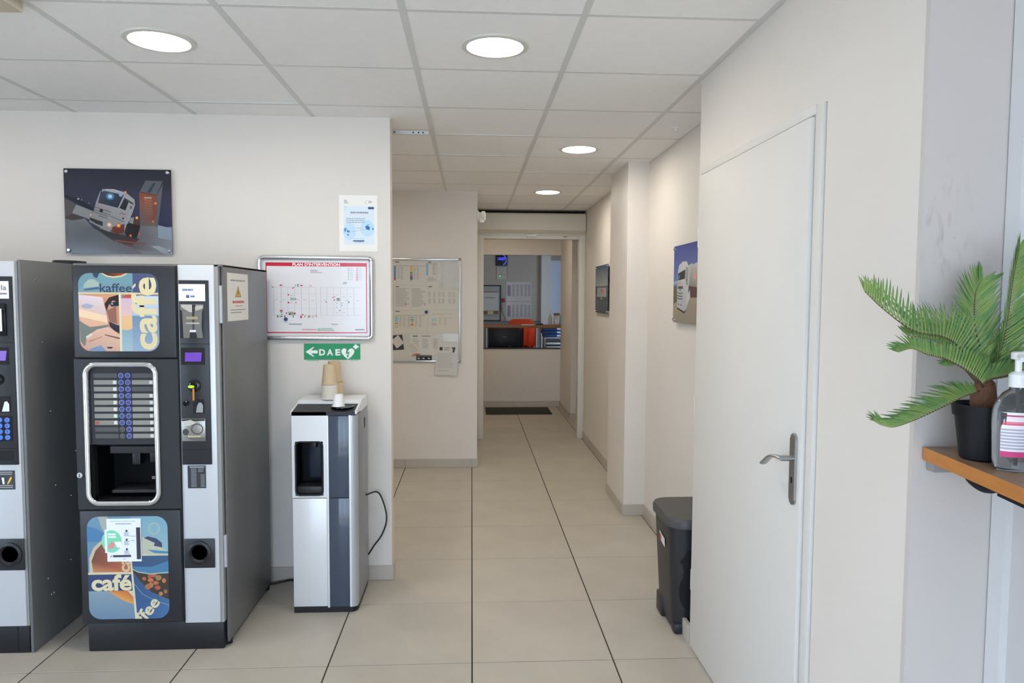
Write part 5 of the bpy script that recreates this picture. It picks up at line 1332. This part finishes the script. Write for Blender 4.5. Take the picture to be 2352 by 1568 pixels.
# ================================================================== WALL SHELF, PALM, SOAP BOTTLE
ZS = 1.209
SH = thing('wall_shelf', 'wooden wall shelf in the right corner carrying the palm', 'shelf', (1.09, 1.0, 1.12))
ed = lambda y: 1.005 - (1.525 - y) * .126
bm = B(); prism(bm, [(ed(1.525), 1.525), (1.189, 1.525), (1.189, -.1), (ed(-.1), -.1)], fZ, ZS - .028, ZS)
for f in bm.faces:
    f.material_index = 0 if abs(f.normal.z) > .5 else 1
bm.normal_update()
for f in bm.faces: f.material_index = 0 if abs(f.normal.z) > .5 else 1
sb = obj('board', bm, [mat('shelf_top', (150, 122, 98), .35, var=.12, scale=5, stretch=(12, 1, 1)), mat('shelf_edge', (196, 128, 66), .45, var=.12, scale=8, stretch=(4, 1, 12))], SH, smooth=0)
obj('cleat', bx(1.016, 1.10, 1.50, 1.525, ZS - .052, ZS - .0285), GREYM, SH)
bm = B(); tube(bm, bez([(1.033, 1.425, ZS - .030), (1.040, 1.415, ZS - .048), (1.055, 1.40, ZS - .061), (1.072, 1.385, ZS - .058), (1.085, 1.37, ZS - .045)], 20), .008, 8)
obj('bracket', bm, BLACKM, SH)
bm = B(); tube(bm, bez([(1.05, 1.425, ZS - .030), (1.057, 1.41, ZS - .042), (1.07, 1.395, ZS - .045), (1.085, 1.38, ZS - .035)], 14), .004, 8); obj('bracket_wire', bm, BLACKM, SH)
bm = B(); prism(bm, [(1.035, 1.335), (1.06, 1.335), (ed(0) + .06, 0), (ed(0) + .03, 0)], fZ, ZS - .058, ZS - .0285); obj('support_bar', bm, BLACKM, SH)

PC = Vector((1.052, 1.405, ZS + .0005))
PL = thing('potted_palm', 'small artificial palm in a black pot on the wooden shelf', 'potted plant', PC)
bm = B(); lathe(bm, [(.038, 0), (.041, .003), (.052, .090), (.056, .090), (.059, .114), (.056, .114), (.053, .098), (.0525, .0975)], PC, 36); obj('pot', bm, mat('pot_black', (22, 23, 26), .5, spec=.3), PL)
bm = B(); lathe(bm, [(.001, .104), (.030, .1035), (.0535, .101)], PC, 24, caps=False); obj('gravel', bm, mat('gravel', (112, 110, 106), .9, var=.4, scale=300, bump=1.0, bscale=260), PL)
bm = B(); lathe(bm, [(.024, .100), (.026, .112), (.022, .135), (.016, .158), (.006, .170)], PC, 14)
R = random.Random(3)
for v in bm.verts: v.co += Vector((R.uniform(-.003, .003), R.uniform(-.003, .003), 0))
obj('trunk', bm, mat('palm_trunk', (112, 78, 58), .9, var=.3, scale=120, bump=1.0, bscale=200), PL)
gm = print_mat('palm_leaf', .45)
RACH = mat('palm_rachis', (92, 72, 52), .7)
def frond(pts, L, up_, spread, n=46, w=.0050, seed=1, start=.14, lean=.38):
    sp = bez(pts, 60)
    R = random.Random(seed)
    N = len(sp)
    bm = B()
    lay = bm.loops.layers.float_color.new('Col')
    for i in range(n):
        t = start + (1 - start) * i / (n - 1)
        f = t * (N - 1); a = int(min(f, N - 2)); P = sp[a].lerp(sp[a + 1], f - a)
        T_ = (sp[min(a + 2, N - 1)] - sp[max(a - 1, 0)]).normalized()
        U = (Vector(up_) - T_ * Vector(up_).dot(T_)).normalized()
        S = T_.cross(U)
        ln = L * (.40 + .60 * min(1, t * 3.2)) * (1 - .48 * t * t) * (.7 if t > .95 else 1) * R.uniform(.86, 1.10)
        for sd in (-1, 1):
            D = (T_ * (lean + .45 * t * t) + U * (1 - abs(spread)) + S * sd * spread + Vector((R.uniform(-.06, .06),) * 3)).normalized()
            Wd = (T_ - D * T_.dot(D)).normalized()
            th = D.cross(Wd) * .0005
            q = []
            for s_, ww in ((0, .55), (.35, 1), (.75, .75), (1, .06)):
                c = P + D * ln * s_ - U * ln * .05 * s_ * s_ + T_ * ln * .10 * s_ * s_
                q.append((c - Wd * w * ww / 2, c + Wd * w * ww / 2, c + th * 4 * (1 - s_)))
            vs = [[bm.verts.new(x) for x in g] for g in q]
            mixf = R.uniform(0, 1)
            ca, cb_, cc = C((150, 170, 108)), C((96 + 40 * mixf, 140 + 18 * mixf, 82)), C((46, 104 + 14 * mixf, 78))
            cl = [ca, cb_, cb_, cc]
            for k in range(3):
                A, Bq = vs[k], vs[k + 1]
                for f in (bm.faces.new((A[0], A[2], Bq[2], Bq[0])), bm.faces.new((A[2], A[1], Bq[1], Bq[2]))):
                    for l in f.loops: l[lay] = cl[k] if l.vert in A else cl[k + 1]
    o = obj('frond', bm, gm, PL, smooth=0, keep=True)
    bm = B(); tube(bm, sp, [.0022 - .0014 * i / N for i in range(N)], 6)
    obj('rachis', bm, RACH, o)
cb = (1.050, 1.405, 1.352)
Z3 = (0, 0, 1)
frond([cb, (1.020, 1.40, 1.392), (.985, 1.392, 1.440), (.945, 1.385, 1.462), (.880, 1.38, 1.474), (.815, 1.375, 1.516), (.772, 1.372, 1.552)], .088, Z3, .34, 44, seed=1, lean=.25)
frond([cb, (1.02, 1.375, 1.372), (.975, 1.355, 1.398), (.925, 1.345, 1.421), (.885, 1.34, 1.430), (.850, 1.335, 1.442), (.820, 1.33, 1.436)], .056, Z3, .40, 42, seed=2, lean=.35)
frond([cb, (1.020, 1.39, 1.349), (.985, 1.378, 1.341), (.930, 1.37, 1.318), (.875, 1.362, 1.297), (.833, 1.358, 1.285), (.805, 1.356, 1.290)], .072, (0, .15, 1), .30, 46, seed=3, lean=.75)
frond([cb, (1.075, 1.405, 1.40), (1.088, 1.40, 1.488), (1.097, 1.40, 1.575), (1.108, 1.40, 1.648)], .080, (.35, -1, .2), .66, 48, seed=4, lean=.55)
frond([cb, (1.058, 1.42, 1.41), (1.048, 1.435, 1.48), (1.052, 1.445, 1.545), (1.070, 1.45, 1.580)], .076, (-.3, -1, .2), .66, 44, seed=5, lean=.55)
frond([cb, (1.045, 1.39, 1.372), (1.075, 1.375, 1.385), (1.110, 1.37, 1.400), (1.15, 1.37, 1.425)], .050, Z3, .34, 34, seed=6)
frond([cb, (1.085, 1.42, 1.40), (1.125, 1.43, 1.455), (1.155, 1.435, 1.51)], .060, (-.4, -.5, .7), .5, 34, seed=7)
frond([cb, (1.02, 1.41, 1.385), (.985, 1.42, 1.430), (.955, 1.43, 1.452), (.905, 1.44, 1.462)], .070, Z3, .35, 30, seed=8, lean=.2)
frond([cb, (1.03, 1.39, 1.385), (1.005, 1.38, 1.402), (.975, 1.372, 1.41), (.945, 1.368, 1.405)], .048, Z3, .36, 30, seed=9)

SB = thing('soap_bottle', 'clear pump bottle with a pink and white label beside the palm', 'bottle', (1.050, 1.315, ZS + .0005))
def ell(cx, cy, rx, ry, z, n=28): return [Vector((cx + rx * math.cos(2 * math.pi * k / n), cy + ry * math.sin(2 * math.pi * k / n), z)) for k in range(n)]
bm = B(); z0 = ZS + .0005
loft(bm, [ell(1.050, 1.315, a, b, z0 + h) for a, b, h in ((.036, .024, 0), (.040, .027, .004), (.041, .028, .03), (.044, .029, .085), (.0455, .029, .112), (.040, .026, .130), (.026, .020, .148), (.013, .013, .156), (.013, .013, .164))])
obj('bottle_body', bm, mat('clear_plastic', (236, 238, 240), .06, trans=.92, ior=1.25), SB, smooth=60)
bm = B(); lathe(bm, [(.0155, .160), (.0155, .184), (.011, .188), (.006, .19), (.006, .212), (.013, .214), (.013, .226), (.009, .228)], (1.050, 1.315, z0), 20); obj('pump', bm, mat('pump_white', (236, 236, 238), .35), SB)
bm = B(); tube(bm, [(1.05, 1.315, z0 + .220), (1.035, 1.290, z0 + .221), (1.029, 1.28, z0 + .215)], .0048, 8); obj('spout', bm, mat('pump_white', (236, 236, 238)), SB)
bm = B(); tube(bm, [(1.05, 1.315, z0 + .01), (1.05, 1.315, z0 + .16)], .003, 8); obj('dip_tube', bm, WHITE, SB)
# curved label wrapped round the front of the bottle
lw = [math.radians(a) for a in range(205, 336, 10)]
bm = B(); lay = bm.loops.layers.float_color.new('Col')
def lp(t, h): return Vector((1.050 + .0452 * math.cos(t) * (.93 + .45 * h), 1.315 + .0300 * math.sin(t) * (.96 + .3 * h), z0 + h))
wl = (232, 230, 234)
bands = [(.028, .039, (206, 70, 128)), (.039, .043, wl)] + [q for i in range(7) for q in ((.043 + i * .006, .0465 + i * .006, (176, 172, 190)), (.0465 + i * .006, .049 + i * .006, wl))] + [(.085, .0895, wl), (.0895, .0925, (222, 90, 120)), (.0925, .0965, (226, 130, 150)), (.0965, .101, wl), (.101, .106, (236, 214, 222)), (.106, .109, (170, 70, 110)), (.109, .114, wl)]
for a, b, c in bands:
    for t0, t1 in zip(lw, lw[1:]):
        f = bm.faces.new([bm.verts.new(q) for q in (lp(t0, a), lp(t1, a), lp(t1, b), lp(t0, b))])
        for l in f.loops: l[lay] = C(c, 1.1)
obj('bottle_label', bm, PRINT_M, SB, smooth=0, keep=True)
